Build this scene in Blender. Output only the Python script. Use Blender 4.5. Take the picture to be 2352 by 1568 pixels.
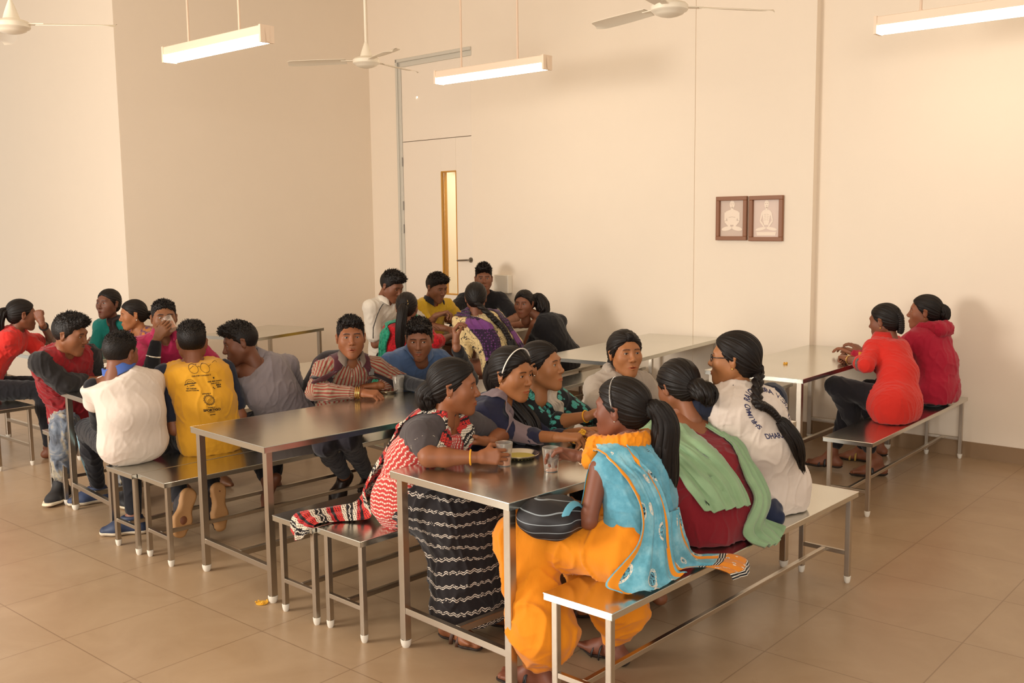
import bpy, math, random
import numpy as np
from mathutils import Vector, Matrix
from mathutils.bvhtree import BVHTree

for _o in list(bpy.data.objects):
    bpy.data.objects.remove(_o, do_unlink=True)
SC = bpy.context.scene
COL = SC.collection

# ---------------------------------------------------------------- camera
def camera_setup():
    pitch, roll, yaw, h = 0.118136, -0.011624, 0.712405, 1.771
    cy, sy, cp, sp = math.cos(yaw), math.sin(yaw), math.cos(pitch), math.sin(pitch)
    fwd = Vector((-sy*cp, cy*cp, -sp)); right = Vector((cy, sy, 0)); up = right.cross(fwd)
    R = right*math.cos(roll)+up*math.sin(roll); U = up*math.cos(roll)-right*math.sin(roll)
    cam = bpy.data.cameras.new('camera'); co = bpy.data.objects.new('camera', cam); COL.objects.link(co)
    M = Matrix(((R.x, U.x, -fwd.x, 0), (R.y, U.y, -fwd.y, 0), (R.z, U.z, -fwd.z, h), (0, 0, 0, 1)))
    co.matrix_world = M
    cam.sensor_fit = 'HORIZONTAL'; cam.sensor_width = 36; cam.lens = 36*2291.9/2352
    cam.clip_start = .05; cam.clip_end = 60
    SC.camera = co
camera_setup()
SC.view_settings.view_transform = 'Standard'; SC.view_settings.look = 'None'
SC.view_settings.gamma = 1; SC.view_settings.use_curve_mapping = False
SC.view_settings.exposure = 0.55

# ---------------------------------------------------------------- world and daylight
wd = bpy.data.worlds.new('world'); SC.world = wd; wd.use_nodes = True
wd.node_tree.nodes['Background'].inputs[0].default_value = (1.0, .91, .80, 1)
wd.node_tree.nodes['Background'].inputs[1].default_value = .52
def area(name, loc, target, sx, sy, power, col):
    l = bpy.data.lights.new(name, 'AREA'); l.shape = 'RECTANGLE'; l.size = sx; l.size_y = sy
    l.energy = power; l.color = col
    o = bpy.data.objects.new(name, l); COL.objects.link(o); o.location = loc
    o.rotation_euler = (Vector(target)-Vector(loc)).to_track_quat('-Z', 'Y').to_euler()
    return o
# tall daylight windows in the unseen walls to the left of and behind the camera
area('window_light', (-6.6, -2.4, 2.3), (-3.8, 4.6, .9), 2.2, 1.8, 270, (1, .93, .84))
area('window_light', (1.5, -1.8, 2.6), (-2.6, 4.5, .9), 2.5, 1.8, 120, (1, .93, .84))
# ---------------------------------------------------------------- helpers
def lin(c):
    if isinstance(c, str):
        c = c.lstrip('#'); c = tuple(int(c[i:i+2], 16)/255 for i in (0, 2, 4))
    return tuple(x/12.92 if x <= .04045 else ((x+.055)/1.055)**2.4 for x in c)+(1,)
MATS = {}
class NT:
    def __init__(s, name):
        s.m = bpy.data.materials.new(name); s.m.use_nodes = True; s.t = s.m.node_tree
        s.b = s.t.nodes['Principled BSDF']; s.n = s.t.nodes; s.l = s.t.links
    def node(s, typ, **kw):
        nd = s.n.new(typ)
        for k, v in kw.items():
            if k.startswith('i_'):
                key = k[2:]; key = int(key) if key.isdigit() else key.replace('_', ' ')
                nd.inputs[key].default_value = v
            else: setattr(nd, k, v)
        return nd
    def link(s, a, b): s.l.new(a, b)
    def math(s, op, a, b=None, c=None):
        nd = s.n.new('ShaderNodeMath'); nd.operation = op
        for i, v in enumerate((a, b, c)):
            if v is None: continue
            if hasattr(v, 'links'): s.l.new(v, nd.inputs[i])
            else: nd.inputs[i].default_value = v
        return nd.outputs[0]
    def mix(s, f, a, b, blend='MIX'):
        nd = s.n.new('ShaderNodeMix'); nd.data_type = 'RGBA'; nd.blend_type = blend
        for v, i in ((f, 0), (a, 6), (b, 7)):
            if hasattr(v, 'links'): s.l.new(v, nd.inputs[i])
            else: nd.inputs[i].default_value = v if i == 0 else lin(v) if isinstance(v, (str,)) else v
        return nd.outputs[2]
    def ramp(s, f, stops, interp='LINEAR'):
        nd = s.n.new('ShaderNodeValToRGB'); nd.color_ramp.interpolation = interp
        e = nd.color_ramp.elements
        while len(e) < len(stops): e.new(.5)
        for i, (p, c) in enumerate(stops): e[i].position = p; e[i].color = lin(c)
        s.l.new(f, nd.inputs[0]); return nd.outputs[0]
    def noise(s, vec, scale, detail=2, rough=.5, out=0, dist=0):
        nd = s.node('ShaderNodeTexNoise'); nd.inputs['Scale'].default_value = scale
        nd.inputs['Detail'].default_value = detail; nd.inputs['Roughness'].default_value = rough
        nd.inputs['Distortion'].default_value = dist
        if vec is not None: s.l.new(vec, nd.inputs['Vector'])
        return nd.outputs[out]
    def obj(s): return s.node('ShaderNodeTexCoord').outputs['Object']
    def attr(s, name, out='Vector'):
        nd = s.node('ShaderNodeAttribute'); nd.attribute_name = name; return nd.outputs[out]
    def scale(s, v, sc):
        nd = s.node('ShaderNodeMapping'); nd.inputs['Scale'].default_value = sc; s.l.new(v, nd.inputs['Vector']); return nd.outputs[0]
    def sep(s, v):
        nd = s.node('ShaderNodeSeparateXYZ'); s.l.new(v, nd.inputs[0]); return nd.outputs
    def bump(s, h, strength=.3, dist=.01):
        nd = s.node('ShaderNodeBump'); nd.inputs['Strength'].default_value = strength; nd.inputs['Distance'].default_value = dist
        s.l.new(h, nd.inputs['Height']); s.l.new(nd.outputs[0], s.b.inputs['Normal'])
    def col(s, v):
        if hasattr(v, 'links'): s.l.new(v, s.b.inputs['Base Color'])
        else: s.b.inputs['Base Color'].default_value = lin(v)
    def set(s, **kw):
        for k, v in kw.items(): s.b.inputs[k.replace('_', ' ')].default_value = v
def simple(name, c, rough=.5, metal=0, **kw):
    if name in MATS: return MATS[name]
    t = NT(name); t.col(c); t.set(Roughness=rough, Metallic=metal, **kw)
    f = t.noise(t.obj(), 90, 2); t.bump(f, .06, .001)
    MATS[name] = t.m; return t.m

def to_mesh(name, V, F, mats, smooth=True, mi=None, attrs=None, uv=None):
    """V (n,3), F (m,4) or (m,3) array or list of polygons"""
    me = bpy.data.meshes.new(name)
    V = np.asarray(V, np.float32)
    if isinstance(F, np.ndarray):
        m, kk = F.shape
        me.vertices.add(len(V)); me.vertices.foreach_set('co', V.ravel())
        me.loops.add(m*kk); me.loops.foreach_set('vertex_index', F.astype(np.int32).ravel())
        me.polygons.add(m); me.polygons.foreach_set('loop_start', np.arange(0, m*kk, kk, dtype=np.int32))
        try: me.polygons.foreach_set('loop_total', np.full(m, kk, np.int32))
        except Exception: pass
    else:
        me.from_pydata([tuple(map(float, v)) for v in V], [], F)
    if mats:
        for x in (mats if isinstance(mats, (list, tuple)) else [mats]): me.materials.append(x)
    if mi is not None: me.polygons.foreach_set('material_index', np.asarray(mi, np.int32))
    me.polygons.foreach_set('use_smooth', np.full(len(me.polygons), bool(smooth)))
    if attrs:
        for k, (typ, arr) in attrs.items():
            a = me.attributes.new(k, typ, 'POINT')
            a.data.foreach_set('vector' if typ == 'FLOAT_VECTOR' else 'color' if typ == 'FLOAT_COLOR' else 'value', np.asarray(arr, np.float32).ravel())
    if uv is not None:
        l = me.uv_layers.new(name='UVMap'); vi = np.zeros(len(me.loops), np.int32); me.loops.foreach_get('vertex_index', vi)
        l.data.foreach_set('uv', np.asarray(uv, np.float32)[vi].ravel())
    me.update(); me.validate()
    return me
def obj(name, me, parent=None, loc=None):
    o = bpy.data.objects.new(name, me); COL.objects.link(o)
    if parent is not None: o.parent = parent
    if loc is not None: o.location = loc
    return o
def tag(o, label=None, cat=None, group=None, kind=None):
    if label: o['label'] = label
    if cat: o['category'] = cat
    if group: o['group'] = group
    if kind: o['kind'] = kind
    return o
def thing(name, label, cat, loc=(0, 0, 0), rz=0, group=None):
    o = bpy.data.objects.new(name, None); COL.objects.link(o); o.location = loc; o.rotation_euler = (0, 0, rz)
    return tag(o, label, cat, group)
def children(o): return [c for c in bpy.data.objects if c.parent == o]

class MB:
    """mesh builder: boxes, tubes, lathes in one mesh"""
    def __init__(s): s.v = []; s.f = []; s.m = []
    def add(s, V, F, mi=0):
        n = len(s.v); s.v += [tuple(map(float, p)) for p in V]; s.f += [[i+n for i in f] for f in F]; s.m += [mi]*len(F); return s
    def box(s, x0, x1, y0, y1, z0, z1, b=0.0, mi=0):
        if b <= 0:
            V = [(x, y, z) for z in (z0, z1) for y in (y0, y1) for x in (x0, x1)]
            F = [[0, 2, 3, 1], [4, 5, 7, 6], [0, 1, 5, 4], [2, 6, 7, 3], [0, 4, 6, 2], [1, 3, 7, 5]]
            return s.add(V, F, mi)
        # chamfered box: 24 verts
        V = []; idx = {}
        X = (x0, x1); Y = (y0, y1); Z = (z0, z1)
        for i in (0, 1):
            for j in (0, 1):
                for k in (0, 1):
                    sx, sy, sz = (b if i == 0 else -b), (b if j == 0 else -b), (b if k == 0 else -b)
                    for a in range(3):
                        p = [X[i]+sx, Y[j]+sy, Z[k]+sz]; p[a] = (X[i], Y[j], Z[k])[a]
                        idx[(i, j, k, a)] = len(V); V.append(p)
        F = []
        for a in range(3):
            o1, o2 = [(1, 2), (2, 0), (0, 1)][a]
            for s_ in (0, 1):
                ring = []
                for u, v in ((0, 0), (1, 0), (1, 1), (0, 1)):
                    t = [0, 0, 0]; t[a] = s_; t[o1] = u; t[o2] = v; ring.append(idx[(t[0], t[1], t[2], a)])
                F.append(ring if s_ else ring[::-1])
        for a in range(3):  # edges along axis a
            o1, o2 = [(1, 2), (2, 0), (0, 1)][a]
            for u in (0, 1):
                for v in (0, 1):
                    t0 = [0, 0, 0]; t0[o1] = u; t0[o2] = v; t1 = list(t0); t1[a] = 1
                    q = [idx[(*t0, o1)], idx[(*t0, o2)], idx[(*t1, o2)], idx[(*t1, o1)]]
                    F.append(q if (u ^ v) else q[::-1])
        for i in (0, 1):
            for j in (0, 1):
                for k in (0, 1):
                    q = [idx[(i, j, k, a)] for a in range(3)]
                    F.append(q if (i+j+k) % 2 else q[::-1])
        return s.add(V, F, mi)
    def tube(s, pts, r, n=10, mi=0, cap=True, sq=None):
        P = [Vector(p) for p in pts]; R = r if isinstance(r, (list, tuple)) else [r]*len(P)
        V = []; F = []
        t = (P[1]-P[0]).normalized(); u = t.orthogonal().normalized()
        for i, p in enumerate(P):
            t = ((P[min(i+1, len(P)-1)]-P[max(i-1, 0)])).normalized()
            u = (u-t*u.dot(t)); u = u.normalized() if u.length > 1e-6 else t.orthogonal().normalized(); w = t.cross(u)
            for k in range(n):
                a = 2*math.pi*k/n; V.append(p+(u*math.cos(a)+w*math.sin(a)*(sq or 1))*R[i])
        for i in range(len(P)-1):
            for k in range(n):
                a, b = i*n+k, i*n+(k+1) % n; F.append([a, b, b+n, a+n])
        if cap: F.append(list(range(n))[::-1]); F.append([(len(P)-1)*n+k for k in range(n)])
        return s.add(V, F, mi)
    def lathe(s, prof, n=24, c=(0, 0, 0), mi=0):
        V = []; F = []
        for r, z in prof:
            for k in range(n):
                a = 2*math.pi*k/n; V.append((c[0]+r*math.cos(a), c[1]+r*math.sin(a), c[2]+z))
        for i in range(len(prof)-1):
            for k in range(n):
                a, b = i*n+k, i*n+(k+1) % n; F.append([a, b, b+n, a+n])
        return s.add(V, F, mi)
    def xform(s, M):
        s.v = [tuple(M @ Vector(p)) for p in s.v]; return s
    def build(s, name, mats, parent=None, smooth=False, loc=None):
        me = to_mesh(name, np.array(s.v), s.f, mats, smooth, s.m)
        if smooth:
            bpy_smooth_angle(me)
        return obj(name, me, parent, loc)
def bpy_smooth_angle(me, ang=math.radians(40)):
    # mark sharp edges by angle
    import bmesh
    bm = bmesh.new(); bm.from_mesh(me); bmesh.ops.recalc_face_normals(bm, faces=bm.faces)
    for e in bm.edges:
        if len(e.link_faces) == 2: e.smooth = e.calc_face_angle(0) < ang
        else: e.smooth = True
    bm.to_mesh(me); bm.free()

# ---------------------------------------------------------------- implicit surfaces
class Cap:
    def __init__(s, a, b, ra, rb=None, k=.02, side=None, ks=1., pat=None):
        s.a = np.array(a, float); s.b = np.array(b, float); s.ra = ra; s.rb = ra if rb is None else rb; s.k = k
        s.side = None if side is None else np.array(side, float)/np.linalg.norm(side); s.ks = ks; s.pat = pat
    def box(s):
        r = max(s.ra, s.rb)*max(s.ks, 1)
        return np.minimum(s.a, s.b)-r, np.maximum(s.a, s.b)+r
    def d(s, P):
        ab = s.b-s.a; L = max(ab@ab, 1e-12); q = [P[i]-s.a[i] for i in range(3)]
        h = np.clip((q[0]*ab[0]+q[1]*ab[1]+q[2]*ab[2])/L, 0, 1)
        q = [q[i]-h*ab[i] for i in range(3)]
        if s.side is not None:
            c = (q[0]*s.side[0]+q[1]*s.side[1]+q[2]*s.side[2])*(1-1/s.ks)
            q = [q[i]-c*s.side[i] for i in range(3)]
        return np.sqrt(q[0]**2+q[1]**2+q[2]**2)-(s.ra+(s.rb-s.ra)*h)
class Ell:
    def __init__(s, c, r, R=None, k=.02):
        s.c = np.array(c, float); s.r = np.array(r, float); s.R = None if R is None else np.array(R, float); s.k = k; s.pat = None
    def box(s): r = s.r.max(); return s.c-r, s.c+r
    def d(s, P):
        q = [P[i]-s.c[i] for i in range(3)]
        if s.R is not None: q = [sum(s.R[j, i]*q[j] for j in range(3)) for i in range(3)]  # columns of R are local axes
        k0 = np.sqrt(sum((q[i]/s.r[i])**2 for i in range(3))); k1 = np.sqrt(sum((q[i]/s.r[i]**2)**2 for i in range(3)))+1e-9
        return k0*(k0-1)/k1
def smin(a, b, k):
    if k <= 1e-6: return np.minimum(a, b)
    h = np.clip(.5+.5*(b-a)/k, 0, 1); return b+(a-b)*h-k*h*(1-h)
def smax(a, b, k): return -smin(-a, -b, k)
def field(prims, res, cuts=(), planes=(), fn=None, pad=3):
    lo = np.min([p.box()[0] for p in prims], 0)-pad*res-.004; hi = np.max([p.box()[1] for p in prims], 0)+pad*res+.004
    n = np.ceil((hi-lo)/res).astype(int)+1
    ax = [(lo[i]+res*np.arange(n[i])).astype(np.float32) for i in range(3)]
    D = np.full(n, 1., np.float32)
    def sl(p, m):
        a, b = p.box(); i0 = np.clip(np.floor((a-m-lo)/res).astype(int), 0, n-1); i1 = np.clip(np.ceil((b+m-lo)/res).astype(int)+1, 1, n)
        return tuple(slice(i0[i], i1[i]) for i in range(3))
    def grid(s): return [ax[0][s[0]][:, None, None], ax[1][s[1]][None, :, None], ax[2][s[2]][None, None, :]]
    for p in prims:
        s = sl(p, p.k+2.5*res); D[s] = smin(D[s], p.d(grid(s)), p.k)
    for p in cuts:
        s = sl(p, p.k+2.5*res); D[s] = smax(D[s], -p.d(grid(s)), p.k)
    G = [ax[0][:, None, None], ax[1][None, :, None], ax[2][None, None, :]]
    for (pt, nv, k) in planes:   # keeps the side opposite to nv
        D = smax(D, (G[0]-pt[0])*nv[0]+(G[1]-pt[1])*nv[1]+(G[2]-pt[2])*nv[2], k)
    if fn is not None: D = fn(D, G)
    D[0] = D[-1] = 1; D[:, 0] = D[:, -1] = 1; D[:, :, 0] = D[:, :, -1] = 1
    return D, lo
def snets(D, lo, h):
    S = D < 0; n = np.array(D.shape)-1
    def cor(A, i, j, k): return A[i:n[0]+i, j:n[1]+j, k:n[2]+k]
    cnt = np.zeros(n, np.int8)
    C = [(i, j, k) for i in (0, 1) for j in (0, 1) for k in (0, 1)]
    for c in C: cnt += cor(S, *c)
    I = np.nonzero((cnt > 0) & (cnt < 8)); m = len(I[0])
    idx = np.full(n, -1, np.int64); idx[I] = np.arange(m)
    dv = {c: D[I[0]+c[0], I[1]+c[1], I[2]+c[2]] for c in C}
    acc = np.zeros((m, 3)); w = np.zeros(m)
    for c in C:
        for a in range(3):
            if c[a] == 0:
                e = list(c); e[a] = 1; e = tuple(e); d0, d1 = dv[c], dv[e]
                x = (d0 < 0) != (d1 < 0); t = np.where(x, d0/np.where(x, d0-d1, 1), 0)
                p = np.array(c, float)[None, :].repeat(m, 0); p[:, a] = t
                acc += p*x[:, None]; w += x
    V = (np.stack(I, 1)+acc/w[:, None])*h+lo
    F = []
    for a in range(3):
        o1, o2 = (a+1) % 3, (a+2) % 3
        s0 = [slice(1, -1)]*3; s1 = [slice(1, -1)]*3; s0[a] = slice(0, -1); s1[a] = slice(1, None)
        A, B_ = S[tuple(s0)], S[tuple(s1)]
        J = np.nonzero(A != B_)
        base = np.stack(J, 1).copy()
        for t in range(3):
            if t != a: base[:, t] += 1
        q = []
        for u, v in ((-1, -1), (0, -1), (0, 0), (-1, 0)):
            e = base.copy(); e[:, o1] += u; e[:, o2] += v; q.append(idx[e[:, 0], e[:, 1], e[:, 2]])
        q = np.stack(q, 1); fl = ~A[J]; q[fl] = q[fl][:, ::-1]; F.append(q)
    F = np.concatenate(F); F = F[(F >= 0).all(1)]
    return V, F
def vnormals(V, F):
    n = np.cross(V[F[:, 2]]-V[F[:, 0]], V[F[:, 3 if F.shape[1] > 3 else 1]]-V[F[:, 1 if F.shape[1] > 3 else 0]])
    N = np.zeros_like(V)
    for i in range(F.shape[1]): np.add.at(N, F[:, i], n)
    return N/(np.linalg.norm(N, axis=1)[:, None]+1e-12)
def relax(V, F, it=1, f=.5):
    E = np.concatenate([F[:, [i, (i+1) % F.shape[1]]] for i in range(F.shape[1])])
    for _ in range(it):
        A = np.zeros_like(V); c = np.zeros(len(V))
        np.add.at(A, E[:, 0], V[E[:, 1]]); np.add.at(A, E[:, 1], V[E[:, 0]])
        np.add.at(c, E[:, 0], 1); np.add.at(c, E[:, 1], 1)
        V = V*(1-f)+f*A/c[:, None]
    return V
def wob(P, freq, seed, n=6, aniso=(1, 1, 1)):
    """cheap smooth noise in [-1,1]"""
    r = np.random.RandomState(seed); o = np.zeros(len(P))
    for i in range(n):
        k = r.normal(size=3)*np.array(aniso); k *= freq*(.6+.8*r.rand())/np.linalg.norm(k)
        o += np.sin(P@k*6.283+r.rand()*6.28+1.3*np.sin(P@(k[[1, 2, 0]]*.5)*6.283+r.rand()*6))
    return o/n*1.6
def sdf_mesh(prims, res, cuts=(), planes=(), fn=None, sm=1):
    D, lo = field(prims, res, cuts, planes, fn); V, F = snets(D, lo, res)
    if sm: V = relax(V, F, sm, .5)
    return V, F
def patcoord(V, prims):
    """pattern coordinates that follow the nearest marked limb: (around*radius, along, id)"""
    ps = [p for p in prims if getattr(p, 'pat', None) is not None]
    if not ps: return V.copy()
    best = np.full(len(V), 9.); out = np.zeros((len(V), 3)); P = [V[:, 0], V[:, 1], V[:, 2]]
    for p in ps:
        d = p.d(P); m = d < best; best[m] = d[m]
        ref, off, idn = p.pat; ax = p.b-p.a; L = np.linalg.norm(ax); ax = ax/L
        r = np.array(ref, float); r = r-ax*(r@ax); r /= np.linalg.norm(r); w = np.cross(ax, r)
        q = V[m]-p.a; out[m, 0] = np.arctan2(q@w, q@r)*max(p.ra, p.rb)*(1+(p.ks-1)*.5); out[m, 1] = q@ax+off; out[m, 2] = idn
    return out
# ---------------------------------------------------------------- room
def wall_mat(name, c, c2=None):
    t = NT(name); o = t.obj(); n = t.noise(o, 1.6, 4, .6); n2 = t.noise(o, 5, 5, .65)
    m = t.math('ADD', t.math('MULTIPLY', n, .6), t.math('MULTIPLY', n2, .4))
    b = lin(c); t.col(t.mix(t.math('MULTIPLY', m, .5), b, tuple(x*.90 for x in b[:3])+(1,)))
    t.set(Roughness=.62); t.b.inputs['Specular IOR Level'].default_value = .3
    h = t.math('ADD', t.math('MULTIPLY', t.noise(o, 7, 3), .8), t.math('MULTIPLY', t.noise(o, 160, 2), .06)); t.bump(h, .12, .02); return t.m
M_wall = wall_mat('wall_paint', '#eedfcc'); M_wall2 = M_wall
def floor_mat():
    t = NT('floor_tiles'); g = t.node('ShaderNodeNewGeometry').outputs['Position']; X, Y, Z = t.sep(g)
    def line(v, off, p=.6, w=.0026):
        a = t.math('SUBTRACT', v, off); a = t.math('DIVIDE', a, p); fr = t.math('FRACT', t.math('ADD', a, 100.5)); d = t.math('ABSOLUTE', t.math('SUBTRACT', fr, .5))
        return t.math('LESS_THAN', d, w/p), t.math('FLOOR', t.math('ADD', a, 100.0))
    lx, ix = line(X, -3.0); ly, iy = line(Y, 2.46)
    wn = t.node('ShaderNodeTexWhiteNoise'); cb = t.node('ShaderNodeCombineXYZ'); t.link(ix, cb.inputs[0]); t.link(iy, cb.inputs[1]); t.link(cb.outputs[0], wn.inputs['Vector'])
    n = t.noise(g, 2.6, 5, .62, dist=.7); n2 = t.noise(g, 30, 4, .6)
    base = t.ramp(n, [(.25, '#9c8164'), (.55, '#a68c6f'), (.8, '#ae9477')])
    base = t.mix(t.math('MULTIPLY', wn.outputs['Value'], .16), base, '#9a7f62')
    base = t.mix(t.math('MULTIPLY', n2, .14), base, '#967b5e')
    st = t.noise(g, 1.1, 6, .7, dist=1.5); stm = t.math('MULTIPLY', t.math('GREATER_THAN', st, .66), .18); base = t.mix(stm, base, '#8a6b4c')
    ln = t.math('MAXIMUM', lx, ly); t.col(t.mix(t.math('MULTIPLY', ln, .6), base, '#6d5138'))
    r = t.math('ADD', t.math('MULTIPLY', t.noise(g, 7, 4), .14), .24); t.link(r, t.b.inputs['Roughness'])
    t.b.inputs['Specular IOR Level'].default_value = .45
    h = t.math('SUBTRACT', t.math('MULTIPLY', t.noise(g, 3, 2), .1), t.math('MULTIPLY', ln, .5)); t.bump(h, .15, .004); return t.m
def struct(o): o['kind'] = 'structure'; return o
mb = MB(); mb.box(-12, 2.5, -3.5, 8.4, -.1, 0); struct(mb.build('floor', floor_mat()))
mb = MB(); mb.box(-12, 2.5, -3.5, 8.4, 4.6, 4.7); struct(mb.build('ceiling', simple('ceiling_paint', '#f0e8d8', .8)))
TH = math.radians(-2); WD = Vector((math.cos(TH), math.sin(TH), 0)); WN = Vector((-math.sin(TH), math.cos(TH), 0)); WO = Vector((-2.1, 7.7, 0))
WM = Matrix(((WD.x, WN.x, 0, WO.x), (WD.y, WN.y, 0, WO.y), (0, 0, 1, 0), (0, 0, 0, 1)))   # local: x along the wall, y into the wall
S = lambda x: (x+2.1)/math.cos(TH)
ZT = 4.6
DX0, DX1, DZ = S(-8.465), S(-7.295), 3.60
mb = MB()
mb.box(S(-9.3), DX0, -.05, .15, 0, ZT); mb.box(DX0, DX1, -.05, .15, DZ, ZT); mb.box(DX1, S(-4.553), -.05, .15, 0, ZT)
mb.box(S(-4.553), S(-3.446), -.042, .15, 0, ZT); mb.box(S(-3.446), S(2.4), .035, .2, 0, ZT)
mb.xform(WM); struct(mb.build('wall_back', M_wall))
mb = MB(); mb.box(S(-3.446), S(2.4), .021, .035, 0, .115); mb.box(S(-4.553), S(-3.446), -.056, -.042, 0, .115); mb.box(DX1, S(-4.553), -.064, -.05, 0, .115); mb.box(S(-8.95), DX0, -.064, -.05, 0, .115)
mb.xform(WM); struct(mb.build('baseboard_back', simple('skirting', '#8f7355', .5)))
# left wall: recessed part and the pier that faces the room
mb = MB(); mb.box(-9.2, -8.95, 4.8, 8.1, 0, ZT); struct(mb.build('wall_left', M_wall2))
mb = MB(); mb.box(-12, -8.951, 4.795, 5.0, 0, ZT); struct(mb.build('wall_left_pier', M_wall))
mb = MB(); mb.box(-8.95, -8.935, 4.8, 7.9, 0, .115); mb.box(-12, -8.951, 4.781, 4.795, 0, .115); struct(mb.build('baseboard_left', simple('skirting', '#8f7355', .5)))
mb = MB(); mb.box(-12, 2.5, -3.6, -3.5, 0, ZT); pass
mb = MB(); mb.box(2.5, 2.6, -3.5, 8.2, 0, ZT); pass
mb = MB(); mb.box(-12.1, -12, -3.5, 5, 0, ZT); pass

# door: frame, leaf, top panel, glazed slot, handle, hinges
door = thing('door_1', None, None); door['kind'] = 'structure'
M_door = simple('door_laminate', '#eadccb', .7)
M_fr = simple('door_frame_metal', '#cdc8bc', .45, .1)
def wmb(mb, name, mat, parent, smooth=False): mb.xform(WM); return mb.build(name, mat, parent, smooth)
mb = MB(); mb.box(DX0, DX0+.03, -.075, .02, 0, DZ, .003); mb.box(DX0+.03, DX0+.075, -.06, .02, 0, DZ-.03, .003); wmb(mb, 'frame_side', M_fr, door)
mb = MB(); mb.box(DX0, DX1+.02, -.075, .02, DZ-.035, DZ, .003); mb.box(DX0+.03, DX1+.02, -.06, .02, DZ-.09, DZ-.035, .003); wmb(mb, 'frame_top', M_fr, door)
gx0, gx1, gz0, gz1 = S(-7.765), S(-7.535), 1.0, 2.335; lx0 = DX0+.078
mb = MB()
mb.box(lx0, gx0, -.052, -.005, .005, 2.685, .002); mb.box(gx1, DX1, -.052, -.005, .005, 2.685, .002); mb.box(gx0, gx1, -.052, -.005, gz1, 2.685); mb.box(gx0, gx1, -.052, -.005, .005, gz0)
leaf = wmb(mb, 'leaf', M_door, door)
mb = MB(); mb.box(DX0, gx0-.005, .0, .012, 0, DZ); mb.box(gx1+.005, DX1, .0, .012, 0, DZ); mb.box(gx0-.005, gx1+.005, .0, .012, gz1+.005, DZ); wmb(mb, 'light_leak_backing', M_door, door)  # added backing behind the leaf, blocks corridor light leaking through the panel gaps
mb = MB(); mb.box(lx0, DX1, -.051, -.005, 2.692, DZ-.09, .002); wmb(mb, 'top_panel', M_door, door)
M_wood = simple('teak_beading', '#c08a35', .45)
mb = MB(); w = .014
mb.box(gx0-.004, gx0+w, -.056, .02, gz0, gz1); mb.box(gx1-w*.5, gx1+.004, -.056, .02, gz0, gz1); mb.box(gx0, gx1, -.056, .02, gz1-w*.6, gz1+.004); mb.box(gx0, gx1, -.056, .02, gz0-.004, gz0+w*.6)
bead = wmb(mb, 'glazing_bead', M_wood, leaf)
t = NT('door_glass'); t.set(Roughness=.02, IOR=1.45); t.b.inputs['Transmission Weight'].default_value = 1.; t.col('#ffffff')
mb = MB(); mb.box(gx0+w, gx1-w*.5, -.028, -.024, gz0+.01, gz1-.01); wmb(mb, 'glass', t.m, leaf)
M_st = simple('brushed_handle', '#8d867c', .3, 1)
mb = MB(); hx = S(-7.325); mb.tube([(hx, -.052, 1.383), (hx, -.062, 1.383)], .028, 20); mb.tube([(hx, -.06, 1.383), (hx, -.10, 1.383), (hx-.02, -.105, 1.383), (hx-.16, -.105, 1.376)], .0095, 10); wmb(mb, 'handle', M_st, leaf, True)
for z in (2.47, 1.98, 1.72):
    mb = MB(); mb.tube([(lx0-.004, -.06, z-.05), (lx0-.004, -.06, z+.05)], .007, 8); wmb(mb, 'hinge', M_st, door)
# corridor seen through the slot of glass
mb = MB(); mb.box(S(-9.2), S(-6.0), 1.0, 1.1, 0, 3.4); mb.xform(WM); struct(mb.build('wall_corridor', simple('corridor_paint', '#fff4dc', .7)))
mb = MB(); mb.box(S(-9.2), S(-6.0), .15, 1.1, -.1, 0); mb.xform(WM); struct(mb.build('floor_corridor', simple('corridor_floor', '#e8d2a8', .5)))
a = area('corridor_light', tuple(WM @ Vector((S(-7.6), .22, 3.2))), tuple(WM @ Vector((S(-7.9), 1.0, 1.6))), 1.2, .15, 26, (1, .93, .78))
def text_mesh(txt, size, align='CENTER', bold=.0, space=1.):
    cu = bpy.data.curves.new('text', 'FONT'); cu.body = txt; cu.size = size; cu.align_x = align; cu.align_y = 'CENTER'; cu.offset = bold; cu.space_character = space; cu.resolution_u = 4
    o = bpy.data.objects.new('text', cu); COL.objects.link(o); dg = bpy.context.evaluated_depsgraph_get(); me = bpy.data.meshes.new_from_object(o.evaluated_get(dg))
    V = [tuple(v.co) for v in me.vertices]; F = [list(p.vertices) for p in me.polygons]; bpy.data.objects.remove(o); bpy.data.meshes.remove(me); return V, F
V, F = text_mesh('CLASSROOM', .155, bold=.001, space=1.12); mb = MB(); cx = S(-8.045)
mb.add([(cx-v[1], .994, 1.63+v[0]) for v in V], [f[::-1] for f in F]); mb.xform(WM)
tag(mb.build('corridor_lettering', simple('orange_paint', '#d98a4a', .6)), 'orange word lettering painted sideways on the corridor wall behind the door glass', 'lettering')
mb = MB(); 
for a_, b_, c_, d_ in ((-8.22, -8.205, 2.16, 2.43), (-8.22, -8.06, 2.42, 2.43), (-8.22, -8.06, 2.16, 2.17)): mb.box(S(a_), S(b_), .99, .998, c_, d_)
mb.xform(WM); tag(mb.build('painted_outline', simple('orange_paint', '#d98a4a', .6)), 'thin orange outlined box above the sideways corridor lettering', 'painted outline')
mb = MB(); mb.box(S(-8.42), S(-8.34), .93, 1.0, 1.02, 2.50); mb.box(S(-8.60), S(-8.34), .93, 1.0, 2.44, 2.50); mb.xform(WM)
tag(mb.build('wooden_strip', M_wood), 'narrow yellowish wooden frame on the corridor wall behind the door glass', 'wooden frame')

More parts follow.
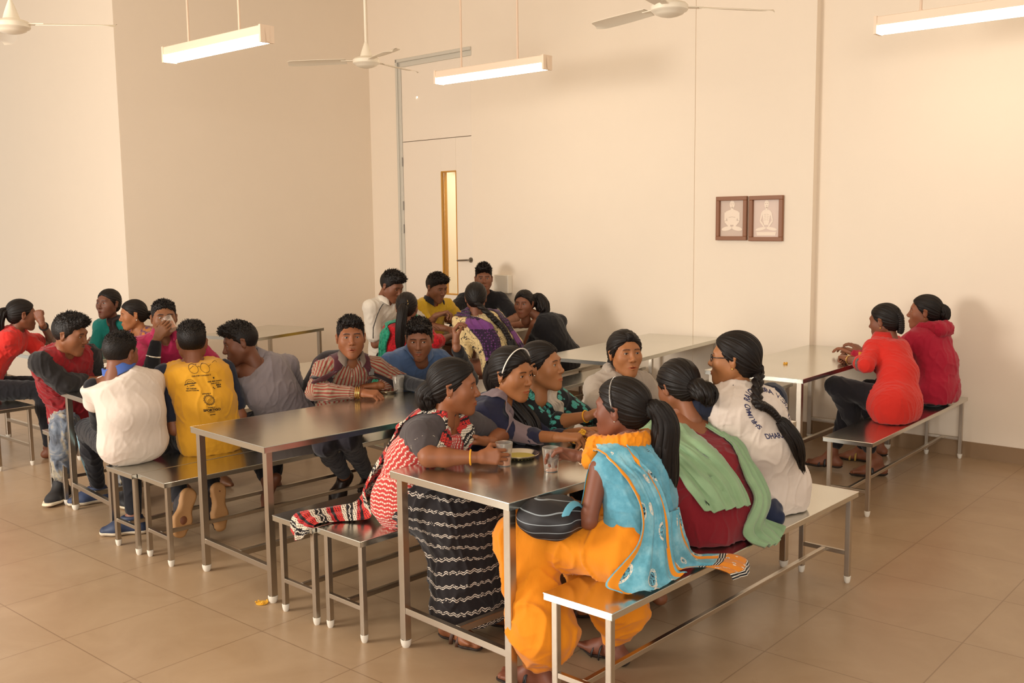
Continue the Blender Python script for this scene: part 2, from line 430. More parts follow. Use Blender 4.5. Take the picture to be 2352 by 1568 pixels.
# framed pictures
M_frame = simple('dark_wood_frame', '#8a5a3c', .45)
def picture(x0, x1, z0, z1, thin, label):
    t = thing('framed_picture', label, 'picture', tuple(WM @ Vector((S((x0+x1)/2), -.042, (z0+z1)/2))), TH, None)
    w, h = (x1-x0)/2, (z1-z0)/2; b = .034
    mb = MB(); mb.box(-w, w, -.03, 0, h-b, h, .003); mb.box(-w, w, -.03, 0, -h, -h+b, .003); mb.box(-w, -w+b, -.03, 0, -h+b, h-b, .003); mb.box(w-b, w, -.03, 0, -h+b, h-b, .003)
    mb.build('frame', M_frame, t)
    mb = MB(); mb.box(-w+b, w-b, -.006, 0, -h+b, h-b); pr = mb.build('print', simple('print_ground'+('2' if thin else ''), '#cbb4a4' if not thin else '#d6beb0', .35), t)
    W, H_ = w-b, h-b
    def E2(cx, cz, rx, rz, d=.0075, rot=0, n=24):
        c, s_ = math.cos(rot), math.sin(rot)
        return [((cx+(rx*math.cos(a)*c-rz*math.sin(a)*s_))*1.0, -d, (cz+(rx*math.cos(a)*s_+rz*math.sin(a)*c))) for a in [2*math.pi*i/n for i in range(n)]]
    fig = MB(); lite = simple('print_figure', '#ecd9c6', .4); k = .62 if thin else 1.
    for e in ((0, .118, .024 if not thin else .021, .034), (0, .075, .012*k+.002, .02)): fig.add(E2(*e), [list(range(24))])
    fig.add([(x, -.0076, z) for x, z in ((-.056*k-.006, .058), (-.02, .072), (.02, .072), (.056*k+.006, .058), (.05*k, .0), (.034*k, -.055), (-.034*k, -.055), (-.05*k, .0))], [[0, 1, 2, 3, 4, 5, 6, 7]])
    for s_ in (-1, 1):
        a = [(s_*(.056*k+.004), .05), (s_*(.06*k+.018 if thin else .064), -.02), (s_*.02, -.068)]
        r = .008 if thin else .013
        for i in range(2):
            (xa, za), (xb, zb) = a[i], a[i+1]; L = math.hypot(xb-xa, zb-za); nx, nz = -(zb-za)/L*r, (xb-xa)/L*r
            fig.add([(xa+nx, -.0079, za+nz), (xb+nx*.8, -.0079, zb+nz*.8), (xb-nx*.8, -.0079, zb-nz*.8), (xa-nx, -.0079, za-nz)], [[0, 1, 2, 3]])
        fig.add(E2(s_*.048, -.086, .052, .016*(.8 if thin else 1.1), .0082, -s_*.18), [list(range(24))])
    if thin: fig.add([(-.09, -.0078, -.112), (.09, -.0078, -.112), (.085, -.0078, -.142), (-.085, -.0078, -.142)], [[0, 1, 2, 3]])
    f = fig.build('printed_figure', lite, pr)
    d = MB()
    for s_ in (-1, 1): d.add(E2(s_*.009, .122, .004, .0022, .0086, n=10), [list(range(10))])
    d.add(E2(0, .104, .006, .0018, .0086, n=10), [list(range(10))])
    if thin:
        for z in (.03, .015, .0, -.015): d.add([(-.022, -.0086, z), (-.004, -.0086, z+.004), (-.004, -.0086, z+.0055), (-.022, -.0086, z+.0015)], [[0, 1, 2, 3]]); d.add([(.022, -.0086, z), (.004, -.0086, z+.004), (.004, -.0086, z+.0055), (.022, -.0086, z+.0015)], [[0, 1, 2, 3]])
    else:
        d.add([(-.032, -.0086, .008), (0, -.0086, .012), (.032, -.0086, .008), (.032, -.0086, .010), (0, -.0086, .014), (-.032, -.0086, .010)], [[0, 1, 2, 3, 4, 5]])
    d.build('printed_lines', simple('print_lines', '#a58b7a', .5), pr)
    return t
picture(-4.321, -4.025, 1.603, 1.974, False, 'left one of two brown framed prints, broader seated figure on grey ground')
picture(-4.004, -3.695, 1.597, 1.972, True, 'right one of two brown framed prints, very thin seated figure on pale ground')

# ---------------------------------------------------------------- lights and fans
M_body = simple('batten_casing', '#f3dcc4', .45); M_rod = simple('rod_paint', '#e9cdb4', .4)
def emis(name, c, s):
    t = NT(name); t.col('#ffffff'); t.b.inputs['Emission Color'].default_value = lin(c); t.b.inputs['Emission Strength'].default_value = s; return t.m
M_dif = emis('batten_diffuser', '#fff0da', 10.0)
LZ = 3.03
def batten(x, y, label):
    t = thing('batten_light', label, 'ceiling light', (x, y, LZ), 0, 'box battens hung on rods'); L = .605
    mb = MB(); mb.box(-L, L, -.050, .050, -.006, .055, .004); c = mb.build('casing', M_body, t)
    mb = MB(); P = [(-.049, -.005), (-.048, -.035), (-.038, -.052), (.038, -.052), (.048, -.035), (.049, -.005)]
    V = [(x_, p[0], p[1]) for x_ in (-L+.012, L-.012) for p in P]; F = [[i, i+1, i+7, i+6] for i in range(5)]+[[5, 0, 6, 11], [5, 4, 3, 2, 1, 0], [6, 7, 8, 9, 10, 11]]
    mb.add(V, F); mb.build('diffuser', M_dif, t)
    for s_ in (-1, 1):
        mb = MB(); P2 = [(-.055, .058), (-.055, -.055), (.055, -.055), (.055, .058)]
        V = [(s_*(L-.012), *p) for p in P2]+[(s_*(L+.008), *p) for p in P2]; F = [[0, 1, 2, 3], [7, 6, 5, 4]]+[[i, (i+1) % 4, (i+1) % 4+4, i+4] for i in range(4)]
        mb.add(V, F); mb.add([(s_*(L+.009), -.02, .04), (s_*(L+.009), .02, .04), (s_*(L+.014), .012, -.05), (s_*(L+.014), -.012, -.05)], [[0, 1, 2, 3]]); mb.build('end_cap', M_body, t)
    for dx in (-.33, .30):
        mb = MB(); mb.tube([(dx, 0, .05), (dx, 0, ZT-LZ)], .0085, 10); mb.tube([(dx, 0, .052), (dx, 0, .066)], .014, 10); mb.build('rod', M_rod, t, True)
batten(-6.26, 4.10, 'white batten light at left, hanging left of the middle fan')
batten(-5.68, 6.34, 'white batten light hanging in front of the door panel')
batten(-1.98, 6.72, 'white batten light at the upper right, cut by the picture edge')
M_fan = simple('fan_paint', '#efe4d0', .35)
def fan(x, y, z, ang, label):
    t = thing('ceiling_fan', label, 'ceiling fan', (x, y, z), 0, 'white ceiling fans')
    mb = MB(); mb.lathe([(0, -.058), (.03, -.058), (.062, -.05), (.085, -.04), (.092, -.03), (.105, -.026), (.112, -.018), (.112, .008), (.10, .02), (.075, .028), (.055, .034), (.02, .036), (0, .036)], 36); mb.build('motor_housing', M_fan, t, True)
    mb = MB(); mb.lathe([(.052, .034), (.040, .075), (.022, .125), (.012, .15)], 24); mb.build('canopy_cone', M_fan, t, True)
    mb = MB(); mb.tube([(0, 0, .03), (0, 0, ZT-z)], .011, 12); mb.build('down_rod', M_fan, t, True)
    for i in range(3):
        a = ang+i*2*math.pi/3; R = Matrix.Rotation(a, 4, 'Z'); mb = MB()
        V = []; F = []; n = 16
        for j in range(n+1):
            u = j/n; r = .17+u*.49; w = .05+.018*math.sin(u*2.4); c = .004-.010*u; tip = math.sqrt(max(1-(max(u-.88, 0)/.125)**2, 0.02))
            for k in range(7):
                q = k/6*2-1; V.append((r, q*w*tip, c+q*.012-.006*q*q+.0018)); 
        N = len(V); V += [(p[0], p[1], p[2]-.0025) for p in V]
        for j in range(n):
            for k in range(6):
                a0 = j*7+k; F.append([a0, a0+7, a0+8, a0+1]); F.append([a0+N, a0+1+N, a0+8+N, a0+7+N])
        for j in range(n): F.append([j*7, j*7+N, j*7+7+N, j*7+7]); F.append([j*7+6, j*7+13, j*7+13+N, j*7+6+N])
        mb.add(V, F); mb.xform(R); b = mb.build('blade', M_fan, t, True)
        mb = MB(); mb.box(.08, .21, -.022, .022, -.002, .004, .001); mb.xform(R); mb.build('blade_arm', M_fan, b)
fan(-6.45, 5.66, 3.12, math.radians(218), 'white ceiling fan in the middle, hanging beside the door top')
fan(-3.32, 5.33, 3.05, math.radians(40.8+8), 'white ceiling fan above the two framed pictures')
fan(-6.72, 2.91, 3.07, math.radians(40.8+2), 'white ceiling fan cut by the left picture edge')
# ---------------------------------------------------------------- tables and benches
def steel(name, base='#d8d8d0', rough=.24):
    t = NT(name); o = t.obj(); n = t.noise(t.scale(o, (60, 1.2, 60)), 6, 4, .6); n2 = t.noise(o, 3.5, 4, .6); n3 = t.noise(o, 26, 3)
    t.col(t.mix(t.math('MULTIPLY', n2, .35), base, '#c2c0b8')); t.set(Metallic=1.0)
    r = t.math('ADD', t.math('MULTIPLY', n, .10), t.math('ADD', t.math('MULTIPLY', n2, .06), rough-.11)); t.link(r, t.b.inputs['Roughness'])
    h = t.math('ADD', t.math('MULTIPLY', n, .10), t.math('MULTIPLY', n2, .6)); t.bump(h, .05, .006); return t.m
M_top = steel('steel_top'); M_leg = steel('steel_tube', '#c0b4a4', .34)
M_cap = simple('white_rubber', '#ded6c8', .55)
def frame_furniture(kind, x, y, deg, w, l, h, label, group, rim, tube, inset, railz):
    t = thing(kind, label, 'table' if kind == 'dining_table' else 'bench', (x, y, 0), math.radians(deg), group)
    mb = MB(); mb.box(0, w, 0, l, h-.003, h, .0012); mb.box(0, w, 0, .0016+.001, h-rim, h-.002); mb.box(0, w, l-.0026, l, h-rim, h-.002); mb.box(0, .0026, 0, l, h-rim, h-.002); mb.box(w-.0026, w, 0, l, h-rim, h-.002)
    mb.box(.01, w-.01, .01, l-.01, h-.014, h-.004)
    # rounded lip along the rim
    for a, b in (((0, 0), (w, 0)), ((w, 0), (w, l)), ((w, l), (0, l)), ((0, l), (0, 0))): mb.tube([(*a, h-.002), (*b, h-.002)], .0022, 8)
    mb.build('table_top' if kind == 'dining_table' else 'seat', M_top, t)
    q = tube/2
    for sx, sy in ((0, 0), (1, 0), (0, 1), (1, 1)):
        cx = inset if sx == 0 else w-inset; cy = inset if sy == 0 else l-inset
        mb = MB(); mb.box(cx-q, cx+q, cy-q, cy+q, .022, h-.008, .002); lg = mb.build('leg', M_leg, t)
        mb = MB(); mb.lathe([(0, 0), (q*.85, 0), (q*1.15, .008), (q*1.35, .022), (q*1.42, .034), (q*1.2, .035)], 16, (cx, cy, 0)); mb.build('foot_cap', M_cap, lg, True)
    for cy in (inset, l-inset):
        mb = MB(); mb.box(inset+q, w-inset-q, cy-q*.8, cy+q*.8, railz-q*.8, railz+q*.8, .0015); mb.build('end_rail', M_leg, t)
    mb = MB(); mb.box(w/2-q*.85, w/2+q*.85, inset+q*.8, l-inset-q*.8, railz-q*.8, railz+q*.8, .0015); mb.build('stretcher', M_leg, t)
    return t
def table(x, y, deg, label, w=.704, l=2.037, h=.76, group='steel dining tables'): return frame_furniture('dining_table', x, y, deg, w, l, h, label, group, .030, .034, .035, .165)
def bench(x, y, deg, label, w=.304, l=2.009, h=.457, group='steel benches'): return frame_furniture('bench', x, y, deg, w, l, h, label, group, .026, .025, .032, .15)
table(-3.024, 2.719, -4.6, 'steel table in the foreground with cups and plates of food')
table(-4.512, 2.709, -4.1, 'steel table in the middle where the striped-shirt boy rests his arms')
table(-6.166, 2.816, -6.7, 'steel table at left between the red jacket boy and the yellow shirt boy')
table(-3.415, 5.97, .6, 'steel table at right in front of the red sweater girl', l=1.70)
table(-4.775, 5.85, 5.5, 'empty steel table against the wall below the framed pictures', l=1.80)
table(-6.78, 6.03, 6.8, 'steel table by the door with a group eating around it', l=1.62)
table(-8.33, 5.12, 13.2, 'short empty steel table near the left wall corner', l=1.0)
table(-8.75, 3.48, 0, 'steel table at far left edge, behind the red t-shirt girl', w=1.35, l=.70)
bench(-2.172, 2.671, -1.35, 'steel bench at front right where the blue scarf girl sits')
bench(-3.431, 2.650, -2.5, 'front steel bench with scarf end, nearest the foreground table')
bench(-3.742, 2.640, -2.3, 'steel bench pushed up behind the front bench with the scarf end')
bench(-4.955, 2.647, -3.7, 'steel bench under the striped-shirt boy, left of the middle table')
bench(-5.266, 2.630, -2.4, 'steel bench under the white shirt and yellow shirt boys')
bench(-6.56, 2.86, -6.0, 'steel bench under the red jacket boy with torn jeans')
bench(-2.470, 5.745, 1.0, 'steel bench at right wall under the red sweater girl', l=1.93)
bench(-3.79, 5.93, .6, 'empty steel bench left of the right wall table', l=1.6)
bench(-4.12, 5.95, 1.0, 'empty steel bench right of the table below the pictures', l=1.65)
bench(-5.14, 5.90, 4.5, 'empty steel bench left of the table below the pictures', l=1.7)
bench(-5.60, 5.95, 5.0, 'steel bench under the cream kurta woman with the long plait', l=1.7)
bench(-7.20, 6.05, 6.8, 'steel bench beside the door under the white polo boy', l=1.6)
bench(-8.75, 2.94, 0, 'steel bench at far left under the red t-shirt girl', w=1.22, l=.30)
bench(-8.75, 4.28, 0, 'steel bench behind the far left table, under the green sleeved girl', w=1.7, l=.30)
bench(-6.75, 5.55, 2, 'steel bench end beside the green and red dressed woman', w=1.0, l=.30)
# ---------------------------------------------------------------- people: materials
SKIN = {}
def skin(tone):
    if tone in SKIN: return SKIN[tone]
    t = NT('skin'); b = lin(tone)
    ca = t.attr('tint', 'Color')
    n = t.noise(t.obj(), 14, 3); n2 = t.noise(t.obj(), 160, 2)
    c = t.mix(t.math('MULTIPLY', n, .35), b, tuple(x*.72 for x in b[:3])+(1,))
    c = t.mix(1.0, c, ca, 'MULTIPLY'); t.col(c)
    t.set(Roughness=.55); t.b.inputs['Subsurface Weight'].default_value = .08
    t.b.inputs['Subsurface Radius'].default_value = (.02, .008, .004)
    t.b.inputs['Subsurface Scale'].default_value = .3
    t.bump(n2, .12, .001)
    SKIN[tone] = t.m; return t.m
def hair_mat(kind='hair', base='#0b0706', tip='#1a100b', streak=(60, 6, 0)):
    key = 'hair_'+kind
    if key in MATS: return MATS[key]
    t = NT(key); pc = t.attr('pc')
    n = t.noise(t.scale(pc, (1, .12, 1)), 260, 3); n2 = t.noise(t.scale(pc, (1, .2, 1)), 40, 2)
    t.col(t.mix(n2, base, tip)); t.set(Roughness=.5)
    t.b.inputs['Specular IOR Level'].default_value = .28
    t.bump(n, .7, .002); MATS[key] = t.m; return t.m
def fabric(name, color, pattern=None, rough=.85, weave=900, wr=.35, coord='pc', sheen=.15):
    if name in MATS: return MATS[name]
    t = NT(name)
    if pattern: c = pattern(t)
    else:
        n = t.noise(t.obj(), 9, 3); b = lin(color)
        c = t.mix(n, b, tuple(x*.86 for x in b[:3])+(1,))
    t.col(c); t.set(Roughness=rough); t.b.inputs['Sheen Weight'].default_value = sheen
    t.b.inputs['Specular IOR Level'].default_value = .25
    f = t.noise(t.obj(), weave, 1); w = t.noise(t.scale(t.obj(), (1, 1, .35)), 26, 3, dist=.5)
    h = t.math('ADD', t.math('MULTIPLY', f, .08), t.math('MULTIPLY', w, wr)); t.bump(h, .45, .010)
    MATS[name] = t.m; return t.m

def unit(v): v = np.array(v, float); return v/np.linalg.norm(v)
def frame_from(fwd, up=(0, 0, 1)):
    """columns right, forward, up"""
    f = unit(fwd); u = np.array(up, float); u = unit(u-f*(u@f)); r = np.cross(f, u); return np.stack([r, f, u], 1)

# ---------------------------------------------------------------- head
def head_prims(male=True, jaw=1., nose=1., smile=0., mouth=0., fat=0.):
    j = jaw*(1.0 if male else .92); P = []
    A = P.append
    A(Ell((0, -.018, .030), (.0735, .094, .084), k=.02))
    A(Ell((0, .022, -.032), (.060*j+.004*fat, .059, .080), k=.035))
    for s in (-1, 1):
        A(Cap((s*.049*j, -.002, -.050), (s*.012, .061, -.095), .021+.004*fat, .017, .035))
        A(Ell((s*.036, .050, -.020), (.028+.004*fat+.002*smile, .025, .030), k=.035))
    A(Cap((0, .068, -.100), (0, .064, -.092), .0175*j, .017, .020))
    A(Cap((-.035, .068, .027), (.035, .068, .027), .0125 if male else .0105, None, .022))
    A(Ell((0, .067, -.062), (.029, .020, .026), k=.022))
    P2 = []
    A = P2.append
    A(Cap((0, .079, .014), (0, .099*(1+.0*nose), -.024), .0062, .0085*nose, .010))
    A(Cap((0, .099, -.026), (0, .096, -.031), .0098*nose, .009, .008))
    for s in (-1, 1):
        A(Ell((s*.0125*nose, .089, -.031), (.0068, .0095, .0068), k=.006))
    # lips
    up = .004*smile; op = mouth*.006
    for s in (-1, 1):
        A(Cap((s*.0245*(1+.12*smile), .079-.003*smile, -.0645+up), (s*.006, .0925, -.0610), .0032, .0048, .005))
        A(Cap((s*.0225*(1+.12*smile), .079-.003*smile, -.0662+up-op*.5), (s*.003, .0908, -.0702-op), .0034, .0060, .005))
    for s in (-1, 1):   # eyelids
        A(Ell((s*.0310, .0655, .0060), (.0155, .0150, .0118), k=.006))
    ears = []
    for s in (-1, 1):
        R = frame_from((s*.35, .94, .0), (0, -.15, 1))
        ears.append(Ell((s*.077, -.012, -.004), (.0075, .017, .030), R, k=.008))
        ears.append(Cap((s*.080, -.004, .020), (s*.083, -.022, .012), .0042, None, .006))
        ears.append(Cap((s*.083, -.022, .012), (s*.078, -.014, -.030), .004, None, .006))
    cuts0 = [Ell((s*.032, .098, .006), (.021, .021, .0135), k=.018) for s in (-1, 1)]
    cutsm = [Cap((-.0215*(1+.15*smile), .088, -.0653+up), (0, .0960, -.0655), .0012, None, .003), Cap((.0215*(1+.15*smile), .088, -.0653+up), (0, .0960, -.0655), .0012, None, .003)]
    if mouth > 0: cutsm.append(Ell((0, .090, -.0655-op*.5), (.013, .012, .0020+op*.6), k=.003))
    cutsm += [Ell((s*.0128, .087, -.006), (.0035, .01, .002), k=.003) for s in ()]
    cutsm += [Ell((s*.0075, .0965, -.0385), (.0032, .005, .0035), k=.003) for s in (-1, 1)]
    slits = [Ell((s*.0312, .0795, .0056), (.0130, .0085, .0033), frame_from((s*.22, .97, 0)), k=.0015) for s in (-1, 1)]
    cutse = [Ell((s*.0855, -.006, .002), (.0055, .009, .015), k=.004) for s in (-1, 1)]
    return P, P2, ears, cuts0, cutsm, cutse, slits
def make_head(res=.003, male=True, jaw=1., nose=1., smile=0., mouth=0., fat=0., neck=None, beard=0., eyes_open=1., lipc=(.95, .55, .5)):
    P, P2, ears, cuts0, cutsm, cutse, slits = head_prims(male, jaw, nose, smile, mouth, fat)
    nr = (.046 if male else .038) if neck is None else neck
    P.append(Cap((0, -.030, -.05), (0, -.042, -.16), nr, nr+.004, .025))
    def fn(D, G):
        def app(D, prims, cut=False):
            for p in prims:
                b0, b1 = p.box(); m = p.k+2*res; s = []
                for i in range(3):
                    g = G[i].ravel(); a = np.searchsorted(g, b0[i]-m); b = np.searchsorted(g, b1[i]+m)+1; s.append(slice(max(a, 0), b))
                s = tuple(s); gg = [G[0][s[0]], G[1][:, s[1]], G[2][:, :, s[2]]]
                d = p.d(gg)
                D[s] = smax(D[s], -d, p.k) if cut else smin(D[s], d, p.k)
            return D
        D = app(D, cuts0, True); D = app(D, P2); D = app(D, ears); D = app(D, cutsm, True)
        D = app(D, cutse, True)
        if eyes_open: D = app(D, slits, True)
        return D
    # bounding prims enlarge the grid for nose and ears
    D, lo = field(P, res, fn=fn, pad=8); V, F = snets(D, lo, res); V = relax(V, F, 1, .35)
    # tint
    x, y, z = np.abs(V[:, 0]), V[:, 1], V[:, 2]
    T = np.ones((len(V), 4))
    def ell(cx, cy, cz, rx, ry, rz): return ((x-cx)/rx)**2+((y-cy)/ry)**2+((z-cz)/rz)**2
    soft = lambda d, e=.35: np.clip((1-d)/e, 0, 1)[:, None]
    up = .004*smile
    lip = soft(ell(0, .085, -.0658+up*.3, .026*(1+.12*smile), .020, .0072+mouth*.004), .4)
    T[:, :3] = T[:, :3]*(1-lip)+np.array(lipc)*lip
    # brows: arc
    arc = .0245+.003*np.sin(np.clip((x-.012)/.034, 0, 1)*3.0)-.05*np.clip(x-.038, 0, 1)
    br = np.clip(1-np.abs(z-arc)/(.0042 if male else .0032), 0, 1)*np.clip((x-.010)/.004, 0, 1)*np.clip((.050-x)/.006, 0, 1)*(y > .03)
    br = np.clip(br*2.2, 0, 1)[:, None]; T[:, :3] = T[:, :3]*(1-br)+np.array((.10, .07, .06))*br
    # lash line
    ln = soft(ell(.031, .08, .0075, .0140, .02, .0052), .5)*.8; T[:, :3] = T[:, :3]*(1-ln)+np.array((.16, .1, .08))*ln
    if beard > 0:
        mo = np.clip(1-((x/.024)**2+((z+.0535)/.0055)**2), 0, 1)*(y > .07)*beard
        go = np.clip(1-((x/.016)**2+((z+.095)/.014)**2), 0, 1)*(y > .05)*beard*.7
        ja = np.clip((-.045-z)/.03, 0, 1)*np.clip((x-.02)/.03, 0, 1)*(y > -.01)*beard*.25
        b_ = np.clip(mo*1.5+go+ja, 0, .85)[:, None]; T[:, :3] = T[:, :3]*(1-b_)+np.array((.16, .12, .11))*b_
    nk = 1-np.clip((-.105-z)/.05, 0, 1)*.12; T[:, :3] *= nk[:, None]
    return V, F, T

def eye_mesh(look=(0, 0)):
    """one eyeball, centre at origin, +Y forward; slots white, iris, pupil"""
    n, m = 16, 14; V = []; F = []; mi = []
    ang = [0, .18, .30, .49, .53]+[.5+.45*i for i in range(1, 6)]
    V.append((0, 1, 0))
    for a in ang[1:]:
        for k in range(n): V.append((math.sin(a)*math.cos(2*math.pi*k/n), math.cos(a), math.sin(a)*math.sin(2*math.pi*k/n)))
    for k in range(n): F.append([0, 1+k, 1+(k+1) % n]); mi.append(2)
    for r in range(len(ang)-2):
        for k in range(n):
            a = 1+r*n+k; b = 1+r*n+(k+1) % n; F.append([a, a+n, b+n, b]); mi.append(2 if r == 0 and False else 1 if r < 2 else 0)
    R = Matrix.Rotation(look[0], 3, 'Z') @ Matrix.Rotation(look[1], 3, 'X')
    V = [R @ Vector(v) for v in V]
    return V, F, mi
def eye_mats():
    return [simple('eye_white', '#c2b4a6', .25), simple('iris', '#1d0f08', .12), simple('pupil', '#050303', .08)]

# ---------------------------------------------------------------- hair
HL_W = ([-.2, -.09, -.06, -.035, -.015, .01, .03, .05, .07, .085, .11, .2], [-.2, -.05, -.035, -.018, .004, .026, .042, .056, .070, .080, .12, .2])
HL_M = ([-.2, -.075, -.06, -.035, -.02, .0, .02, .045, .06, .072, .085, .11, .2], [-.2, -.07, -.045, -.022, .012, .018, .034, .046, .058, .070, .10, .14, .2])
def make_hair(res, style, bun=(0, -.11, .02), top=.02, side=.006, seed=1, part=0., fringe=0., volume=.0, low=None, tuft=800):
    """hair cap in head space. style: 'back' pulled to bun point, 'short' boy cut"""
    HL = HL_M if style == 'short' else HL_W
    if style == 'short':
        pr = [Ell((0, -.018, .028), (.0735+side, .094+side, .084+side*.8), k=.01),
              Ell((part*.01, -.006+fringe*.012, .050+top*.6), (.066+side*.6, .080+fringe*.012, .055+top*.55), k=.025)]
        if fringe: pr.append(Cap((-.035, .062, .086+top*.4), (.035+0*part, .064, .088+top*.4), .016+top*.15, None, .02))
    else:
        t = .0075+volume
        pr = [Ell((0, -.019, .030), (.0745+t, .095+t*1.2, .084+t), k=.01), Ell((0, -.050, -.010), (.062+t*.6, .058+t, .070), k=.02)]
        if fringe:
            for s in (-1, 1): pr.append(Cap((0, .055, .092), (s*.062, .030, .035), .014+fringe*.006, .012, .012))
        b = np.array(bun, float); pr.append(Cap(b*np.array((1, .62, .8)), b*.95, .040, .022, .03))
    zl = (-.075 if style == 'short' else -.088) if low is None else low
    def fn(D, G):
        x, y, z = G; yh = np.interp(z.ravel(), *HL)[None, None, :].astype(np.float32)
        yh = yh-.35*np.maximum(np.abs(x)-.045, 0)*(z > .03)+(.010+.004*np.sin(x*190+seed)+.003*np.sin(x*410+seed*2) if style == 'short' else 0)
        w = np.clip((z-.045)/.02, 0, 1)
        cut = (y-yh)*.85
        D = smax(D, cut, .030 if style == 'short' else .010); D = smax(D, (zl-z)-.25*np.maximum(-.06-y, 0), .008)
        return D
    V, F = sdf_mesh(pr, res, fn=fn, sm=2); N = vnormals(V, F)
    if style == 'short':
        q = V*np.array((1, 1, .8)); up = np.clip((V[:, 2]-.03)/.06, 0, 1)
        d = wob(q, 38, seed, 6)*.0030*up+wob(q, 95, seed+3, 6)*.0020*(.3+up)
        V = V+N*d[:, None]; pc = np.stack([V[:, 0]*1.5, V[:, 1]*2.2, V[:, 2]], 1)
        if tuft:
            N = vnormals(V, F); TV, TF = tufts(V, N, int(tuft), seed, .012+top*.4, (part*.5, .25+.5*min(fringe, 1.2), .35)); TF = np.array([f if len(set(f)) == 4 else f for f in TF]); n0 = len(V)
            V = np.concatenate([V, TV]); F = np.concatenate([F, TF+n0]); pc = np.concatenate([pc, TV])
    else:
        # strands radiate from hairline to bun
        b = unit(np.array(bun)-np.array((0, .06, .06))); ref = frame_from(b, (0, 0, 1))
        q = (V-np.array((0, -.0, .03))) @ ref
        ang = np.arctan2(q[:, 2], q[:, 0])
        if part is not None and part != 0:
            pass
        d = np.sin(ang*47+2*np.sin(ang*9))*.0009+np.sin(ang*23+seed)*.0009
        dp = np.exp(-((V[:, 0]-part)/.004)**2)*(V[:, 2] > .05)*(V[:, 1] > -.05)*.0035
        V = V+N*(d-dp)[:, None]; pc = np.stack([ang*.075, q[:, 1], q[:, 0]*0], 1)
    return V, F, pc
def tufts(V, N, n=420, seed=1, length=.016, lean=(0, .5, .5), r0=.0019):
    r = np.random.RandomState(seed); ok = np.nonzero((V[:, 2] > .045))[0]; ii = r.choice(ok, min(n, len(ok)), replace=False); VV = []; FF = []
    for i in ii:
        p = V[i]; d = unit(N[i]*.75+np.array(lean)*(.6+.5*r.rand())+r.normal(size=3)*.22); L = length*(.6+.8*r.rand())*np.clip((p[2]-.03)/.06, .25, 1); u = unit(np.cross(d, (.3, .8, .2))); w = np.cross(d, u); b = len(VV)
        q = p-N[i]*.003; rr = r0*(.6+.7*r.rand())
        for k in range(4): a = k*1.571; VV.append(q+(u*math.cos(a)+w*math.sin(a))*rr)
        m = q+d*L*.6+np.array((0, 0, -.0)); 
        for k in range(4): a = k*1.571; VV.append(m+(u*math.cos(a)+w*math.sin(a))*rr*.6)
        VV.append(q+d*L+np.array((0, .003, -.002)))
        VV += []
        for k in range(4): FF.append((b+k, b+(k+1) % 4, b+4+(k+1) % 4, b+4+k)); FF.append((b+4+k, b+4+(k+1) % 4, b+8, b+8))
    return np.array(VV), FF
def strands(path, rad, n=26, dens=2.2, seg=26, seed=3, taper=1.0, wave=.0, spread=1., fr=.3):
    """bundle of hair locks along a path; returns V,F,pc"""
    r = random.Random(seed); P = [Vector(p) for p in path]
    def ev(t):
        x = t*(len(P)-1); i = min(int(x), len(P)-2); f = x-i
        p0 = P[max(i-1, 0)]; p1 = P[i]; p2 = P[i+1]; p3 = P[min(i+2, len(P)-1)]
        return .5*((2*p1)+(p2-p0)*f+(2*p0-5*p1+4*p2-p3)*f*f+(3*p1-p0-3*p2+p3)*f**3)
    def rr(t): x = t*(len(rad)-1); i = min(int(x), len(rad)-2); return rad[i]+(rad[i+1]-rad[i])*(x-i)
    V = []; F = []; PC = []; n = int(n*dens)
    for s in range(n):
        a0 = r.random()*6.28; q = math.sqrt(r.random()) if s >= n*.35 else 1.0; tw = r.uniform(-.8, .8); ph = r.random()*6.28
        end = 1-(fr*r.random()**2 if taper else 0); lr = .09+.08*r.random()
        pts = []; R = []
        for k in range(seg+1):
            t = k/seg*end; c = ev(t); tan = (ev(min(t+.02, 1))-ev(max(t-.02, 0))).normalized()
            u = tan.cross(Vector((.3, .2, .1))).normalized(); w = tan.cross(u)
            R0 = rr(t); a = a0+tw*t; off = R0*q*(1-lr*.6)*spread
            p = c+(u*math.cos(a)+w*math.sin(a))*off+u*math.sin(t*14+ph)*wave*t+w*math.cos(t*11+ph)*wave*t
            pts.append(p); R.append(max(R0*lr*1.9*(1-(t/max(end, 1e-3))**6*.9), .0008))
        m = 6; base = len(V)
        t = (pts[1]-pts[0]).normalized(); u = t.orthogonal().normalized(); L = 0
        for i, p in enumerate(pts):
            t = (pts[min(i+1, seg)]-pts[max(i-1, 0)]).normalized(); u = (u-t*u.dot(t)).normalized(); w = t.cross(u)
            if i: L += (p-pts[i-1]).length
            for k in range(m):
                a = 2*math.pi*k/m; V.append(tuple(p+(u*math.cos(a)+w*math.sin(a))*R[i])); PC.append((a*.01+s*.37, L, 0))
        for i in range(seg):
            for k in range(m):
                a, b = base+i*m+k, base+i*m+(k+1) % m; F.append([a, b, b+m, a+m])
    return np.array(V), np.array(F), np.array(PC)
